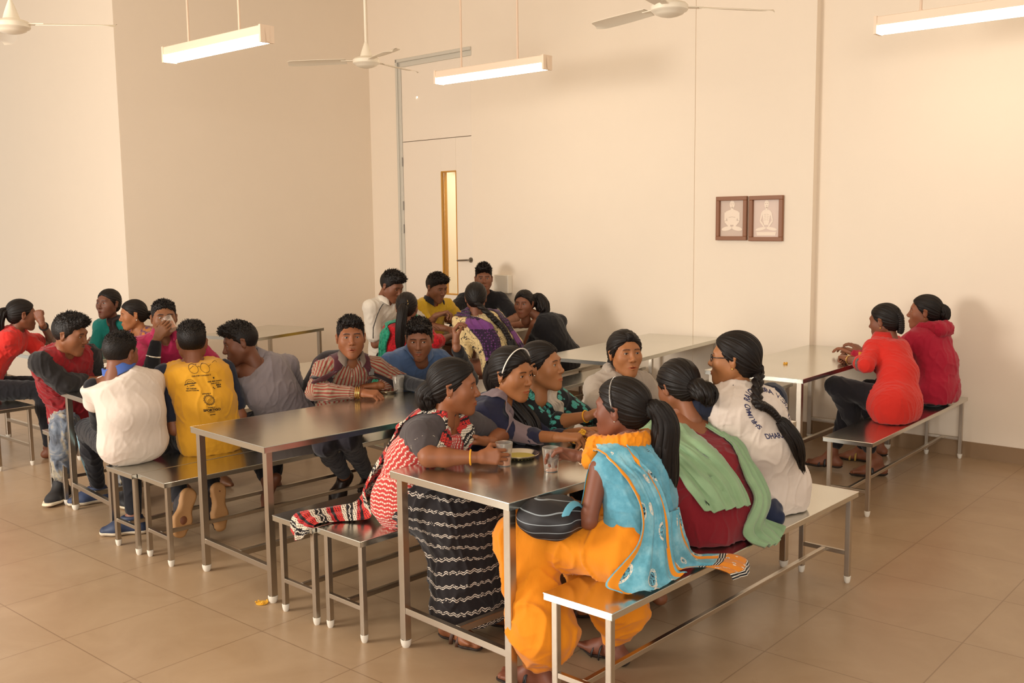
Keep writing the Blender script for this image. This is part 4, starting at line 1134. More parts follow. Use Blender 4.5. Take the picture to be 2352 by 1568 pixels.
def band3(s, name, c, axis, r, w, mat, parent=None, n=20, ell=1., side=None):
    """ring such as a bangle or thread around a limb"""
    R = frame_from(axis, (0, 0, 1) if abs(unit(axis)[2]) < .9 else (1, 0, 0)); mb = MB()
    pts = [np.array(c)+R[:, 0]*math.cos(a)*r+R[:, 2]*math.sin(a)*r*ell for a in np.linspace(0, 2*math.pi, n+1)]
    mb.tube(pts, w, 6, cap=False); return s.add(name, np.array(mb.v), mb.f, mat, parent)
Person.band3 = band3
def stud(s, k, mat, r=.003, name='earring', drop=0.):
    mb = MB(); c = s.H((k*.081, -.010, -.036-drop)); mb.lathe([(0, -r), (r*.7, -r*.7), (r, 0), (r*.7, r*.7), (0, r)], 10, c); return s.add(name, np.array(mb.v), mb.f, mat)
Person.stud = stud
def headband(s, mat, y0=.022, w=.005, lift=.0135, name='hair_band'):
    pts = []
    for a in np.linspace(-1.62, 1.62, 30):
        x = math.sin(a)*(.0765+lift); z = .022+math.cos(a)*(.0845+lift)*.98; pts.append(s.H((x*1.0, y0-.018*(abs(a)/1.6)**2, z)))
    mb = MB(); mb.tube(pts, w, 8, sq=.6); return s.add(name, np.array(mb.v), mb.f, mat)
Person.headband = headband
def HY(h, a): return math.degrees(math.atan2(-h[1], -h[0]))+a
# patterned cloths
def pat_stripes(c1, c2, per, axis=0, duty=.5, c3=None):
    def f(t):
        x = t.sep(t.attr('pc'))[axis]; w = t.noise(t.obj(), 6, 2); x = t.math('ADD', x, t.math('MULTIPLY', w, .006)); v = t.math('FRACT', t.math('DIVIDE', t.math('ADD', x, 10), per))
        n = t.noise(t.obj(), 40, 2); c = t.mix(t.math('LESS_THAN', v, duty), c1, c2); return t.mix(t.math('MULTIPLY', n, .25), c, '#2a1512')
    return f
def uvs(t): nd = t.node('ShaderNodeUVMap'); return t.sep(nd.outputs[0])
def pat_dupatta_red(t):
    u = uvs(t); v = u[1]; per = .145; fr = t.math('FRACT', t.math('DIVIDE', t.math('ADD', v, t.math('MULTIPLY', u[0], .06)), per))
    c = t.ramp(fr, [(0, '#c9332c'), (.24, '#d8c9b4'), (.40, '#191517'), (.62, '#d8c9b4'), (.78, '#b9282a'), (.9, '#1b1719')], 'CONSTANT')
    vo = t.node('ShaderNodeTexVoronoi'); vo.inputs['Scale'].default_value = 90; vo.inputs['Randomness'].default_value = .15; cb = t.node('ShaderNodeCombineXYZ'); t.link(t.math('MULTIPLY', u[0], .35), cb.inputs[0]); t.link(v, cb.inputs[1]); t.link(cb.outputs[0], vo.inputs['Vector'])
    dots = t.math('LESS_THAN', vo.outputs[0], .30)
    lite = t.math('GREATER_THAN', t.math('ABSOLUTE', t.math('SUBTRACT', fr, .5)), .08)
    c2 = t.mix(dots, c, '#221a1a')
    # zigzag and wavy cream lines on the black
    w = t.math('SINE', t.math('MULTIPLY', u[0], 60)); q = t.math('ABSOLUTE', t.math('SUBTRACT', fr, t.math('ADD', .51, t.math('MULTIPLY', w, .025))))
    c3 = t.mix(t.math('LESS_THAN', q, .018), c2, '#d9cdbc'); return c3
def pat_dupatta_blue(t, E0=9.):
    u = uvs(t); o = t.obj(); n = t.noise(o, 14, 5, .65); b = t.ramp(n, [(.3, '#4a8798'), (.5, '#5f9fb3'), (.7, '#86b8c6')])
    cb = t.node('ShaderNodeCombineXYZ'); t.link(t.math('MULTIPLY', u[0], .42), cb.inputs[0]); t.link(u[1], cb.inputs[1])
    vo = t.node('ShaderNodeTexVoronoi'); vo.inputs['Scale'].default_value = 8.5; vo.inputs['Randomness'].default_value = .5; t.link(cb.outputs[0], vo.inputs['Vector'])
    n2 = t.noise(o, 150, 3, .7); m = t.math('MULTIPLY', t.math('LESS_THAN', vo.outputs[0], .30), t.math('GREATER_THAN', n2, .52)); m2 = t.math('MULTIPLY', t.math('LESS_THAN', t.math('ABSOLUTE', t.math('SUBTRACT', vo.outputs[0], .26)), .04), t.math('GREATER_THAN', n2, .45))
    c = t.mix(m2, t.mix(m, b, '#1b2a38'), '#c9c2b4')
    e = t.math('LESS_THAN', t.math('ABSOLUTE', t.math('SUBTRACT', u[0], .86)), .045); e2 = t.math('LESS_THAN', t.math('ABSOLUTE', t.math('SUBTRACT', u[0], .06)), .045)
    c = t.mix(t.math('MAXIMUM', e, e2), c, '#e08a1c')
    # printed end border
    end = t.math('GREATER_THAN', u[1], E0); bf = t.math('FRACT', t.math('MULTIPLY', u[1], 9.)); pb = t.ramp(u[1], [(0, '#1c2026'), (.1, '#d9d0c0')], 'CONSTANT')
    v2 = t.node('ShaderNodeTexVoronoi'); v2.inputs['Scale'].default_value = 26; v2.inputs['Randomness'].default_value = .4; t.link(cb.outputs[0], v2.inputs['Vector'])
    k = t.mix(t.math('LESS_THAN', v2.outputs[0], .22), '#cf7d24', '#d8cfc4'); k = t.mix(t.math('LESS_THAN', v2.outputs[0], .12), k, '#4d6f8a')
    ln = t.math('GREATER_THAN', t.math('ABSOLUTE', t.math('SUBTRACT', t.math('DIVIDE', t.math('SUBTRACT', u[1], E0), .14), .5)), .30); st = t.mix(t.math('GREATER_THAN', t.math('FRACT', t.math('MULTIPLY', u[1], 95.)), .35), '#d6cdbf', '#15171c')
    return t.mix(end, c, t.mix(ln, k, st))
def pat_kurta_blue(t):
    o = t.obj(); n = t.noise(o, 12, 5, .65); return t.ramp(n, [(.3, '#4a8496'), (.5, '#5a9ab0'), (.72, '#7fb2c2')])
def pat_wavy(t):
    o = t.attr('pc'); X, Y, Z = t.sep(t.obj()); a = t.math('ADD', Z, t.math('MULTIPLY', t.noise(t.obj(), 3., 2), .12)); h = t.math('ADD', X, Y)
    w = t.math('MULTIPLY', t.math('SINE', t.math('MULTIPLY', h, 150)), .0032); fr = t.math('FRACT', t.math('DIVIDE', t.math('ADD', t.math('ADD', a, w), 5), .052)); d = t.math('ABSOLUTE', t.math('SUBTRACT', fr, .5))
    l = t.math('MULTIPLY', t.math('LESS_THAN', d, .11), t.math('GREATER_THAN', d, .035)); n = t.noise(t.obj(), 120, 2); l = t.math('MULTIPLY', l, t.math('GREATER_THAN', n, .42))
    return t.mix(l, '#1d181a', '#c9bdb0')
def pat_red_dash(t):
    X, Y, Z = t.sep(t.attr('pc')); fr = t.math('FRACT', t.math('DIVIDE', t.math('ADD', t.math('ADD', X, t.math('MULTIPLY', t.math('SINE', t.math('MULTIPLY', Y, 170)), .0022)), 5), .0155)); n = t.math('FRACT', t.math('MULTIPLY', t.math('ADD', Y, 3), 85))
    l = t.math('MULTIPLY', t.math('LESS_THAN', fr, .36), t.math('LESS_THAN', n, .75)); return t.mix(l, '#b93a36', '#ddc9b8')
def pat_leaf(t, c1='#15171a', c2='#4fa79a', sc=36.):
    o = t.attr('pc'); r = t.node('ShaderNodeTexVoronoi'); r.inputs['Scale'].default_value = sc; r.inputs['Randomness'].default_value = .85; mp = t.scale(o, (1, .55, 1)); t.link(mp, r.inputs['Vector'])
    d = r.outputs['Distance']; pos = t.node('ShaderNodeVectorMath'); pos.operation = 'SUBTRACT'; t.link(mp, pos.inputs[0]); t.link(r.outputs['Position'], pos.inputs[1]); x, y, z = t.sep(pos.outputs[0])
    vein = t.math('LESS_THAN', t.math('ABSOLUTE', t.math('FRACT', t.math('MULTIPLY', t.math('ADD', t.math('ABSOLUTE', x), y), 120))), .28)
    leaf = t.math('LESS_THAN', d, .44); c = t.mix(t.math('MULTIPLY', vein, .6), c2, c1); return t.mix(leaf, c1, c)
def pat_scribble(t, c1='#d9c08c', c2='#3a3230'):
    o = t.obj(); n = t.noise(o, 11, 2, .5, dist=1.2); d = t.math('ABSOLUTE', t.math('SUBTRACT', n, .5)); n2 = t.noise(o, 26, 2); l = t.math('LESS_THAN', d, .012); l2 = t.math('GREATER_THAN', n2, .68)
    return t.mix(t.math('MAXIMUM', l, l2), c1, c2)
def pat_denim(t):
    o = t.obj(); n = t.noise(o, 7, 4, .6, dist=1.); return t.ramp(n, [(.3, '#39404c'), (.45, '#6f7783'), (.58, '#a79c86'), (.72, '#5a5f68')])
def pat_purple(t):
    o = t.obj(); n = t.node('ShaderNodeTexVoronoi'); n.inputs['Scale'].default_value = 45; n.inputs['Randomness'].default_value = .3; t.link(o, n.inputs['Vector']); v = uvs(t)
    m = t.math('LESS_THAN', n.outputs[0], .35); b = t.mix(m, '#2a1730', '#5c2f63'); return t.mix(t.math('LESS_THAN', t.math('FRACT', t.math('MULTIPLY', v[1], 2.6)), .3), b, '#6d3a74')
def pat_check(c1, c2, sc=60.):
    def f(t):
        X, Y, Z = t.sep(t.obj()); a = t.math('LESS_THAN', t.math('FRACT', t.math('MULTIPLY', Z, sc)), .3); b = t.math('LESS_THAN', t.math('FRACT', t.math('MULTIPLY', t.math('ADD', X, Y), sc)), .3); return t.mix(t.math('MAXIMUM', a, b), c1, c2)
    return f
def pat_mottle(c1, c2, sc=60):
    def f(t): n = t.noise(t.obj(), sc, 3, .6); return t.ramp(n, [(.4, c1), (.6, c2)])
    return f
# props on tables
def lathe_obj(name, prof, n, c, mat, parent=None):
    mb = MB(); mb.lathe(prof, n, c); return mb.build(name, mat, parent, True)
t = NT('clear_plastic'); t.col('#f3ece2'); t.set(Roughness=.12, IOR=1.35); t.b.inputs['Transmission Weight'].default_value = .88; M_cup = t.m
t = NT('orange_drink'); t.col('#f08a22'); t.set(Roughness=.15); t.b.inputs['Transmission Weight'].default_value = .15; M_juice = t.m
M_plate = simple('polished_steel', '#cdc4b6', .16, 1)
M_food = simple('yellow_rice_food', '#dca42a', .7); M_food2 = simple('pale_yellow_gravy', '#bfae52', .35)
def tumbler(c, label, drink=.03, tilt=None, h=.098, rt=.036, rb=.027, group='plastic tumblers'):
    t = thing('tumbler', label, 'cup', c, 0, group)
    lathe_obj('cup_wall', [(0, .002), (rb-.001, .002), (rt-.0015, h), (rt, h+.001), (rt+.0012, h), (rb+.001, .0), (0, 0)], 28, (0, 0, 0), M_cup, t)
    if drink: f = drink/h; lathe_obj('drink', [(0, .0035), (rb-.0025, .0035), (rb-.0025+(rt-rb)*f, drink), (0, drink)], 24, (0, 0, 0), M_juice, t)
    if tilt: t.rotation_euler = tilt
    return t
def plate(c, label, r=.095, food=None, group='steel plates'):
    t = thing('plate', label, 'plate', c, 0, group)
    lathe_obj('dish', [(0, .001), (r*.72, .001), (r*.93, .017), (r, .021), (r*1.02, .020), (r*1.0, .018), (r*.74, -.0), (0, 0)], 40, (0, 0, 0), M_plate, t)
    if food == 'gravy': lathe_obj('gravy', [(0, .009), (r*.5, .0085), (r*.8, .006), (r*.8, .004), (0, .004)], 28, (0, 0, 0), M_food2, t)
    return t
def food_heap(c, label, r=.05, h=.022, seed=1, mat=None, n=70):
    rr = random.Random(seed); mb = MB()
    for i in range(n):
        a = rr.random()*6.28; q = math.sqrt(rr.random()); x, y = math.cos(a)*q*r, math.sin(a)*q*r; z = h*(1-q*q)*rr.uniform(.5, 1); s_ = rr.uniform(.004, .009)
        R = Matrix.Rotation(rr.random()*3, 3, 'Z') @ Matrix.Rotation(rr.random()*3, 3, 'X')
        V = [R @ Vector(p)*s_ for p in ((1, 0, 0), (-1, 0, 0), (0, .7, 0), (0, -.7, 0), (0, 0, .6), (0, 0, -.6))]; F = [[0, 2, 4], [2, 1, 4], [1, 3, 4], [3, 0, 4], [2, 0, 5], [1, 2, 5], [3, 1, 5], [0, 3, 5]]
        mb.add([(v.x+x, v.y+y, v.z+z+.006) for v in V], F)
    mb.lathe([(0, h*.8), (r*.6, h*.5), (r*.95, .004), (r*.95, .001), (0, .001)], 20)
    o = mb.build('food_heap', mat or M_food, None, False, c); return tag(o, label, 'food', None, 'stuff')
# ---------------------------------------------------------------- the people at the foreground table
M_gold = simple('gold', '#d9b062', .25, 1); M_silver = simple('silver', '#d5cfc6', .2, 1); M_thread = simple('yellow_thread', '#e8a321', .7)
M_white_b = simple('white_plastic_band', '#ece2d6', .35)
def finish(p, VF=None): p.bvh = _bvh(VF or p.last); p.bsg = _sgn(VF or p.last)

# woman with red and black dupatta
h = (-2.950, 3.041, 1.078)
p = Person('person in black and red printed dress with patterned scarf, elbow on the near table', (-3.19, 3.00, .560), h, HY(h, 80), -4, 0, yaw=8, syaw=2, male=False, tone='#8a5230',
    res=.006, hres=.0027, build=1.04, armb=1.22, fat=1., bend=.07, nb=(.045, .195), headkw=dict(fat=1.3, jaw=1.02, nose=1.05, neck=.046),
    arms=dict(R=dict(e=(-2.922, 2.845, 0.808), w=(-2.769, 2.965, 0.808), hand=dict(pose='cup', dir=(.78, .60, .03), up=(.58, -.75, .3))),
              L=dict(e=(-3.009, 3.427, 0.810), w=(-2.908, 3.217, 0.815), hand=dict(pose='rest', dir=(-.5, -.75, .0), up=(.3, .1, -.8)))),
    knees=dict(R=dict(k=(-2.86, 2.93, .56), a=(-2.88, 2.92, .10), t=(1, -.1, 0)), L=dict(k=(-2.84, 3.14, .56), a=(-2.80, 3.16, .10), t=(1, .1, 0))))
p.body(feet=True)
P17 = p
m_dk = fabric('charcoal_cotton', '#4a4242'); m_rd = fabric('red_dash_print', '#b93a36', pat_red_dash)
p.shirt(m_dk, sleeve=.50, g=.009, gs=.008, neck='scoop', name='blouse', hemz=.80, wr=.0035, seed=3); V1 = p.last
p.garment('sleeve_trim', p.armp(1, .0115, t0=0, t1=.44, gw=.0135), simple('cream_trim', '#d8cbb8', .8), planes=[(p.sh[1]+(p.arm[1]['e']-p.sh[1])*.435, unit(p.arm[1]['e']-p.sh[1]), .001), (p.sh[1]+(p.arm[1]['e']-p.sh[1])*.405, -unit(p.arm[1]['e']-p.sh[1]), .001)], wr=0, res=.005)
p.shirt(m_rd, sleeve=0, g=.013, neck='low', name='kurta', hemz=.44, hemflare=.0, long_lap=.70, wr=.005, seed=5, planes=[((0, 0, .865), (0, 0, 1), .01)], res=.007); V2 = p.last
m_sk = fabric('black_wavy_print', '#1d181a', pat_wavy)
L1, L2 = p.leg[1], p.leg[-1]; mk = (L1['k']+L2['k'])/2; ma = (L1['a']+L2['a'])/2
pr = [Cap(L['h'], L['k'], .110, .102, .10) for L in (L1, L2)]+[Cap((L1['h']+L2['h'])/2, mk, .10, .08, .1), Cap(mk+np.array((-.01, 0, -.03)), ma+np.array((-.02, 0, -.01)), .130, .14, .12, (0, 1, 0), 1.3), Cap(mk+np.array((-.16, 0, -.06)), ma+np.array((-.05, 0, .02)), .07, .09, .12, (0, 1, 0), 1.5)]
p.garment('skirt', pr, m_sk, res=.008, planes=[((0, 0, .085), (0, 0, -1), .01)], wr=.011, wf=7, seed=8)
for k in (1, -1): p.sandal(k, simple('brown_leather', '#4a2d1c', .5), simple('dark_sole', '#2a1d16', .7))
p.hair('back', bun=(0, -.105, -.045), volume=.004, low=-.10)
hp = p.tail('hair_bun', [(0, -.085, -.01), (0, -.115, -.05), (.005, -.105, -.085), (0, -.09, -.10)], [.045, .052, .040, .02], n=30, seg=14, fr=.15, wave=.006)
for k in (1, -1): p.stud(k, M_silver)
p.band3('wrist_thread', p.arm[1]['w']*.9+p.arm[1]['e']*.1, p.arm[1]['w']-p.arm[1]['e'], .031, .0035, M_thread)
finish(p, (np.concatenate([V1[0], V2[0]]), np.concatenate([V1[1], V2[1]+len(V1[0])])))
m_dp = fabric('red_black_dupatta', '#b03030', pat_dupatta_red, rough=.8)
nb = p.nb; sr, sf = p.sr, p.sf
p.drape('scarf', m_dp, [
    ('m', [(-3.60, 2.63, .43), (-3.565, 2.63, .40), (-3.53, 2.61, .385), (-3.49, 2.615, .405), (-3.455, 2.63, .44)]),
    ('m', [(-3.60, 2.655, .474), (-3.56, 2.645, .487), (-3.52, 2.64, .492), (-3.48, 2.645, .487), (-3.44, 2.66, .474)]),
    ('m', [(-3.56, 2.76, .468), (-3.53, 2.75, .500), (-3.49, 2.74, .505), (-3.45, 2.74, .490), (-3.41, 2.75, .468)]),
    ('m', [(-3.50, 2.90, .470), (-3.46, 2.87, .510), (-3.42, 2.85, .520), (-3.38, 2.83, .500), (-3.34, 2.81, .470)]),
    ('m', [(-3.49, 2.98, .49), (-3.46, 2.93, .52), (-3.42, 2.90, .54), (-3.37, 2.87, .52), (-3.30, 2.85, .49)]),
    ('s', .10, 5, 58, .035), ('s', .35, 0, 48, .022), ('s', .62, -4, 42, .018), ('s', .85, -8, 46, .018),
    ('m', [p.over(1, .02, .075, -.035), p.over(1, .35, .075, -.035), p.over(1, .62, .068, -.03)]),
    ('m', [p.over(1, .08, .072, .03), p.over(1, .36, .078, .02), p.over(1, .60, .070, .02)]),
    ('s', .90, 156, 138, .018), ('s', .74, 160, 138, .020), ('s', .55, 162, 138, .02), ('s', .40, 162, 140, .02)], nu=26, folds=3, amp=.006, th=.004, seed=4)
p.drape('scarf_front', m_dp, [('m', [p.over(-1, .10, .06, -.01), p.over(-1, .42, .066, -.01)]), ('m', [p.over(-1, .08, .055, .035), p.over(-1, .40, .06, .035)]), ('s', .90, 196, 222, .018), ('s', .74, 194, 222, .020), ('s', .55, 192, 216, .02), ('s', .42, 198, 204, .02)], nu=14, folds=2, amp=.004, th=.004, seed=6)

# girl in navy top with white hair band
h = (-2.960, 3.431, 1.084)
p = Person('person in navy long-sleeved top with white hair band, reaching for the food plate', (-3.28, 3.48, .555), h, HY(h, 52), -7, 0, yaw=10, syaw=12, male=False, tone='#9c6238',
    res=.0065, hres=.0027, build=.9, bend=.04, nb=(.07, .18), headkw=dict(jaw=.95, nose=1.0),
    arms=dict(R=dict(e=(-2.920, 3.434, 0.800), w=(-2.689, 3.419, 0.825), hand=dict(pose='pinch', dir=(.8, .5, .02), up=(-.15, -.35, .9))), L=dict(w=(-2.75, 3.66, .80))),
    knees=dict(R=dict(k=(-2.90, 3.36, .56), a=(-2.86, 3.30, .10)), L=dict(k=(-2.84, 3.58, .56), a=(-2.70, 3.45, .10))))
p.body(look=(0, 0)); P18 = p
p.shirt(fabric('navy_knit', '#232339'), sleeve=1.52, g=.010, gs=.010, neck='v', hemz=.47, wr=.004, seed=11)
finish(p); p.trousers(fabric('tan_trousers', '#7d5638'))
for k in (1, -1): p.sandal(k, simple('brown_leather', '#4a2d1c', .5), simple('dark_sole', '#2a1d16', .7))
p.hair('back', bun=(0, -.11, -.02), volume=.006, low=-.09); p.headband(M_white_b, y0=.030, w=.0045, lift=.0195)
nk = p.nk
p.tail('long_hair', [(0, -.09, .03), (-.02, -.115, -.05), (-.05, -.08, -.13), (-.075, -.0, -.19), (-.085, .07, -.26), (-.085, .09, -.38)], [.05, .052, .045, .042, .045, .018], n=34, seg=22, fr=.2, wave=.004)
for k in (1, -1): p.stud(k, M_gold, .0035)
m_sash = fabric('mauve_sash', '#7d6a6c')
p.drape('sash', m_sash, [('s', .55, 20, -5, .02), ('s', .85, 30, 2, .022), ('m', [p.over(1, .02, .072, -.03), p.over(1, .55, .070, -.03)]), ('m', [p.over(1, .05, .072, .02), p.over(1, .5, .072, .02)]), ('s', .88, 140, 172, .022), ('s', .65, 148, 178, .02), ('s', .4, 150, 182, .02)], nu=14, folds=1, amp=.002, seed=2)

# girl in teal leaf print
h = (-3.000, 3.699, 1.086)
p = Person('person in black dress with teal leaf print and white stole on the left shoulder', (-3.30, 3.90, .56), h, HY(h, 66), 4, 0, yaw=8, syaw=-6, male=False, tone='#a0683f',
    res=.0065, hres=.0027, bend=.04, nb=(.05, .195), build=1.05, headkw=dict(fat=.8, jaw=1.0, nose=1.0, neck=.045),
    arms=dict(R=dict(e=(-2.980, 3.741, 0.800), w=(-2.768, 3.753, 0.860), hand=dict(pose='pinch', dir=(.72, .5, .42), up=(-.5, -.3, .6))), L=dict(w=(-2.76, 4.08, .80), hand=dict(pose='rest'))))
p.body(); P19 = p
m_leaf = fabric('teal_leaf_print', '#15171a', pat_leaf)
p.shirt(m_leaf, sleeve=1.18, g=.012, gs=.016, neck='v', hemz=.45, hemflare=.03, long_lap=.9, wr=.004, seed=21, cuts=[Cap(p.nb+p.sf*.07, p.nb+p.sf*.12-p.up*.11, .055, .02, .01)])
finish(p); p.hair('back', bun=(0, -.11, -.02), low=-.09, volume=.003)
p.tail('ponytail', [(0, -.10, -.02), (0, -.14, -.06), (0, -.13, -.16), (.01, -.12, -.26)], [.03, .032, .03, .012], n=26, seg=16)
for k in (1, -1): p.stud(k, M_silver, .0045)
p.trousers(fabric('black_leggings', '#16151a'))
p.drape('stole', fabric('cream_stole', '#c9b8a4', rough=.9), [('s', .35, -18, -40, .012), ('s', .80, -18, -42, .014), ('m', [p.over(-1, .28, .062, -.03), p.over(-1, .80, .056, -.02)]), ('m', [p.over(-1, .22, .060, .03), p.over(-1, .76, .06, .03)]), ('s', .88, 196, 222, .016), ('s', .66, 194, 222, .02), ('s', .40, 194, 222, .022), ('s', .16, 194, 220, .03)], nu=22, folds=4, amp=.005, seed=9)
p.band3('wrist_thread', p.arm[1]['w']*.93+p.arm[1]['e']*.07, p.arm[1]['w']-p.arm[1]['e'], .028, .0032, M_thread)

# girl in grey hoodie
h = (-2.970, 4.358, 1.077)
p = Person('person in open pale grey hooded jacket over red top, facing the camera side', (-3.22, 4.50, .56), h, HY(h, 24), 3, 0, yaw=-8, syaw=-28, male=False, tone='#a2673c', hsc=1.03,
    res=.007, hres=.0027, bend=.03, nb=(.04, .19), build=.98, headkw=dict(mouth=.25, jaw=.96), arms=dict(R=dict(w=(-2.78, 4.16, .86), e=(-2.98, 4.10, .84), hand=dict(pose='loose')), L=dict(w=(-2.66, 4.42, .80))))
p.body(look=(0, .05)); P20 = p
m_h = fabric('grey_fleece', '#a89a8c')
p.shirt(m_h, sleeve=1.9, g=.022, gs=.022, neck='v', hemz=.47, wr=.006, seed=31, cuts=[Cap(p.nb+p.sf*.12, p.chest+p.sf*.16-p.up*.25, .062, .045, .01)])
finish(p); p.shirt(fabric('red_tshirt', '#b5222a'), sleeve=0, g=.008, neck='crew', hemz=.5, name='tshirt', wr=.002)
nt = unit(p.nk-p.nb)
p.garment('hood', [Cap(p.nb+p.sr*k*.065+nt*.045-p.sf*.02, p.nb+p.sr*k*.03-p.sf*.10+nt*.045, .030, .040, .02) for k in (-1, 1)]+[Cap(p.nb+p.sr*k*.075+p.sf*.03, p.nb+p.sr*k*.055+p.sf*.085-p.up*.09, .022, .016, .02) for k in (-1, 1)], m_h, wr=.005, wf=14, cuts=[Cap(p.nb+nt*.08, p.nb-nt*.02, .055, .05, .01)])
p.trousers(fabric('black_leggings', '#16151a')); p.hair('back', bun=(.01, -.11, -.03), low=-.085, volume=.005, fringe=.6, part=.02)
p.tail('ponytail', [(.0, -.10, -.02), (.0, -.135, -.04), (.01, -.14, -.10), (.01, -.125, -.17)], [.03, .034, .034, .014], n=26, seg=16)
for k in (1, -1): p.stud(k, simple('dark_stud', '#2a2a30', .3, .6), .004)

# girl in blue and orange, back to the camera
h = (-2.140, 3.100, 1.064)
p = Person('person in blue dress with orange trousers and blue printed scarf, bag on lap', (-2.03, 3.06, .560), h, HY(h, -112), -3, 0, yaw=176, syaw=168, male=False, tone='#7a4630',
    res=.0055, hres=.0027, build=.98, bend=.05, nb=(.035, .205), headkw=dict(jaw=.95, nose=1.0),
    arms=dict(R=dict(e=(-2.273, 3.346, 0.800), w=(-2.377, 3.172, 0.830), hand=dict(pose='cup', dir=(-.95, -.22, .03), up=(-.15, .80, .58))),
              L=dict(e=(-2.120, 2.873, 0.684), w=(-2.33, 2.98, .70), hand=dict(pose='rest', dir=(-.9, .2, -.2)))),
    knees=dict(L=dict(k=(-2.45, 2.86, .555), a=(-2.30, 2.80, .10), t=(-1, -.25, 0)), R=dict(k=(-2.46, 3.12, .555), a=(-2.22, 3.18, .10), t=(-1, .1, 0))))
p.body(feet=True); P21 = p
m_bl = fabric('blue_print_cotton', '#3f93ad', pat_kurta_blue)
p.shirt(m_bl, sleeve={1: .45, -1: 0}, she=.80, g=.012, gs=.014, hemz=.462, hemflare=.04, neck='low', wr=.0045, seed=41, name='kurta', cuts=[Ell(p.nb-p.sf*.055-p.up*.02, (.075, .05, .065), k=.01)])
finish(p); V1 = p.last
m_or = fabric('orange_cotton', '#e88c17', wr=.6)
pr = [Cap(p.pel-p.r*.08, p.pel+p.r*.08, .118, None, .05)]
for k, a_ in ((1, .115), (-1, .125)):
    L = p.leg[k]; d = np.array((0, 0, 1.)); pr += [Cap(L['h'], L['k'], .112, .098, .06), Cap(L['k']+np.array((.02, 0, -.02)), L['a']+np.array((.02, 0, .14)), .100, a_, .05), Cap(L['a']+np.array((.02, 0, .14)), L['a']+np.array((.0, 0, .02)), a_, .052, .05)]
p.garment('salwar', pr, m_or, res=.007, wr=.012, wf=6, seed=44, planes=[((0, 0, .035), (0, 0, -1), .006)])
for k in (1, -1): p.sandal(k, simple('black_strap', '#1d1b1d', .4), simple('dark_sole', '#2a2320', .7))
p.hair('back', bun=(0, -.118, -.012), volume=.004, low=-.08, part=.03); p.headband(pat := simple('beaded_band', '#8f8a86', .3, .6), y0=.012, w=.003, lift=.0155)
mb = MB(); [mb.lathe([(0, -.002), (.0022, 0), (0, .002)], 6, p.H((math.sin(a)*.094, .012-.018*(abs(a)/1.6)**2, .022+math.cos(a)*.1)))for a in np.linspace(-1.5, 1.5, 44)]; p.add('beads', np.array(mb.v), mb.f, M_silver)
p.tail('ponytail', [(0, -.105, -.005), (0, -.155, .0), (.01, -.178, -.06), (.015, -.165, -.16), (.03, -.15, -.27), (.045, -.12, -.37), (.06, -.09, -.46)], [.030, .034, .044, .050, .052, .046, .014], n=52, seg=30, fr=.28, wave=.006)
mb = MB(); pts = [p.H((math.cos(a)*.031, -.128+math.sin(a)*.006, .0+math.sin(a)*.031)) for a in np.linspace(0, 6.2832, 19)]; mb.tube(pts, .008, 8, cap=False); p.add('hair_tie', np.array(mb.v), mb.f, simple('black_tie', '#0d0b0b', .8))
for k in (1, -1): p.stud(k, M_silver, .0032)
mb = MB(); mb.lathe([(0, -.0025), (.0025, 0), (0, .0025)], 8, p.H((.0145, .094, -.029))); p.add('nose_stud', np.array(mb.v), mb.f, M_silver)
p.band3('bangle', p.arm[1]['w'], p.arm[1]['w']-p.arm[1]['e'], .031, .0028, simple('cream_thread', '#d8b898', .7))
m_ds = fabric('blue_scarf_print', '#4a9cb4', pat_dupatta_blue, rough=.8); m_de = fabric('blue_scarf_border', '#4a9cb4', lambda t: pat_dupatta_blue(t, .36), rough=.8)
p.drape('scarf', m_ds, [
    ('m', [p.chest+p.sf*.15-p.sr*.16-p.up*.16, p.chest+p.sf*.15-p.sr*.04-p.up*.16]),
    ('s', .72, 228, 196, .02), ('s', .90, 232, 200, .02),
    ('m', [p.over(-1, .92, .062, .035), p.over(-1, .35, .062, .055)]), ('m', [p.over(-1, 1.02, .066, -.02), p.over(-1, .42, .07, -.03)]),
    ('s', .86, -58, -22, .018), ('s', .62, -54, -12, .016), ('s', .36, -50, -4, .018), ('s', .12, -48, 6, .03),
    ('m', [(-1.985, 2.79, .50), (-1.87, 2.88, .50), (-1.865, 3.00, .50), (-1.87, 3.08, .50)]),
    ('m', [(-1.925, 2.80, .475), (-1.845, 2.90, .478), (-1.845, 3.02, .478), (-1.85, 3.12, .478)])], nu=30, folds=3, amp=.006, th=.0035, seed=14)
p.drape('scarf_end', m_de, [('s', .30, -2, 44, .014), ('s', .10, -4, 50, .03), ('m', [(-1.90, 3.10, .49), (-1.87, 3.20, .50), (-1.93, 3.30, .49)]), ('m', [(-1.87, 3.17, .474), (-1.84, 3.25, .478), (-1.89, 3.36, .476)]), ('m', [(-1.82, 3.22, .474), (-1.79, 3.30, .478), (-1.83, 3.40, .478)]), ('m', [(-1.76, 3.26, .455), (-1.74, 3.34, .455), (-1.78, 3.44, .46)]), ('m', [(-1.745, 3.27, .43), (-1.725, 3.35, .43), (-1.765, 3.45, .43)])], nu=24, folds=2, amp=.004, th=.0035, seed=15)
nt = unit(p.nk-p.nb); cc = p.nb+nt*.035; ring = [cc+p.sr*math.sin(a)*.078-p.sf*math.cos(a)*.078+nt*(.018*math.cos(a)) for a in np.linspace(-2.6, 2.6, 12)]
p.garment('neck_scarf', [Cap(ring[i], ring[i+1], .026, None, .012, nt, 1.35) for i in range(11)]+[Cap(ring[0], p.over(-1, .55, .05, .08), .030, .036, .02), Cap(p.over(-1, .55, .05, .08), p.over(-1, 1.0, .02, .06), .036, .03, .02)], m_or, wr=.006, wf=16, res=.005)
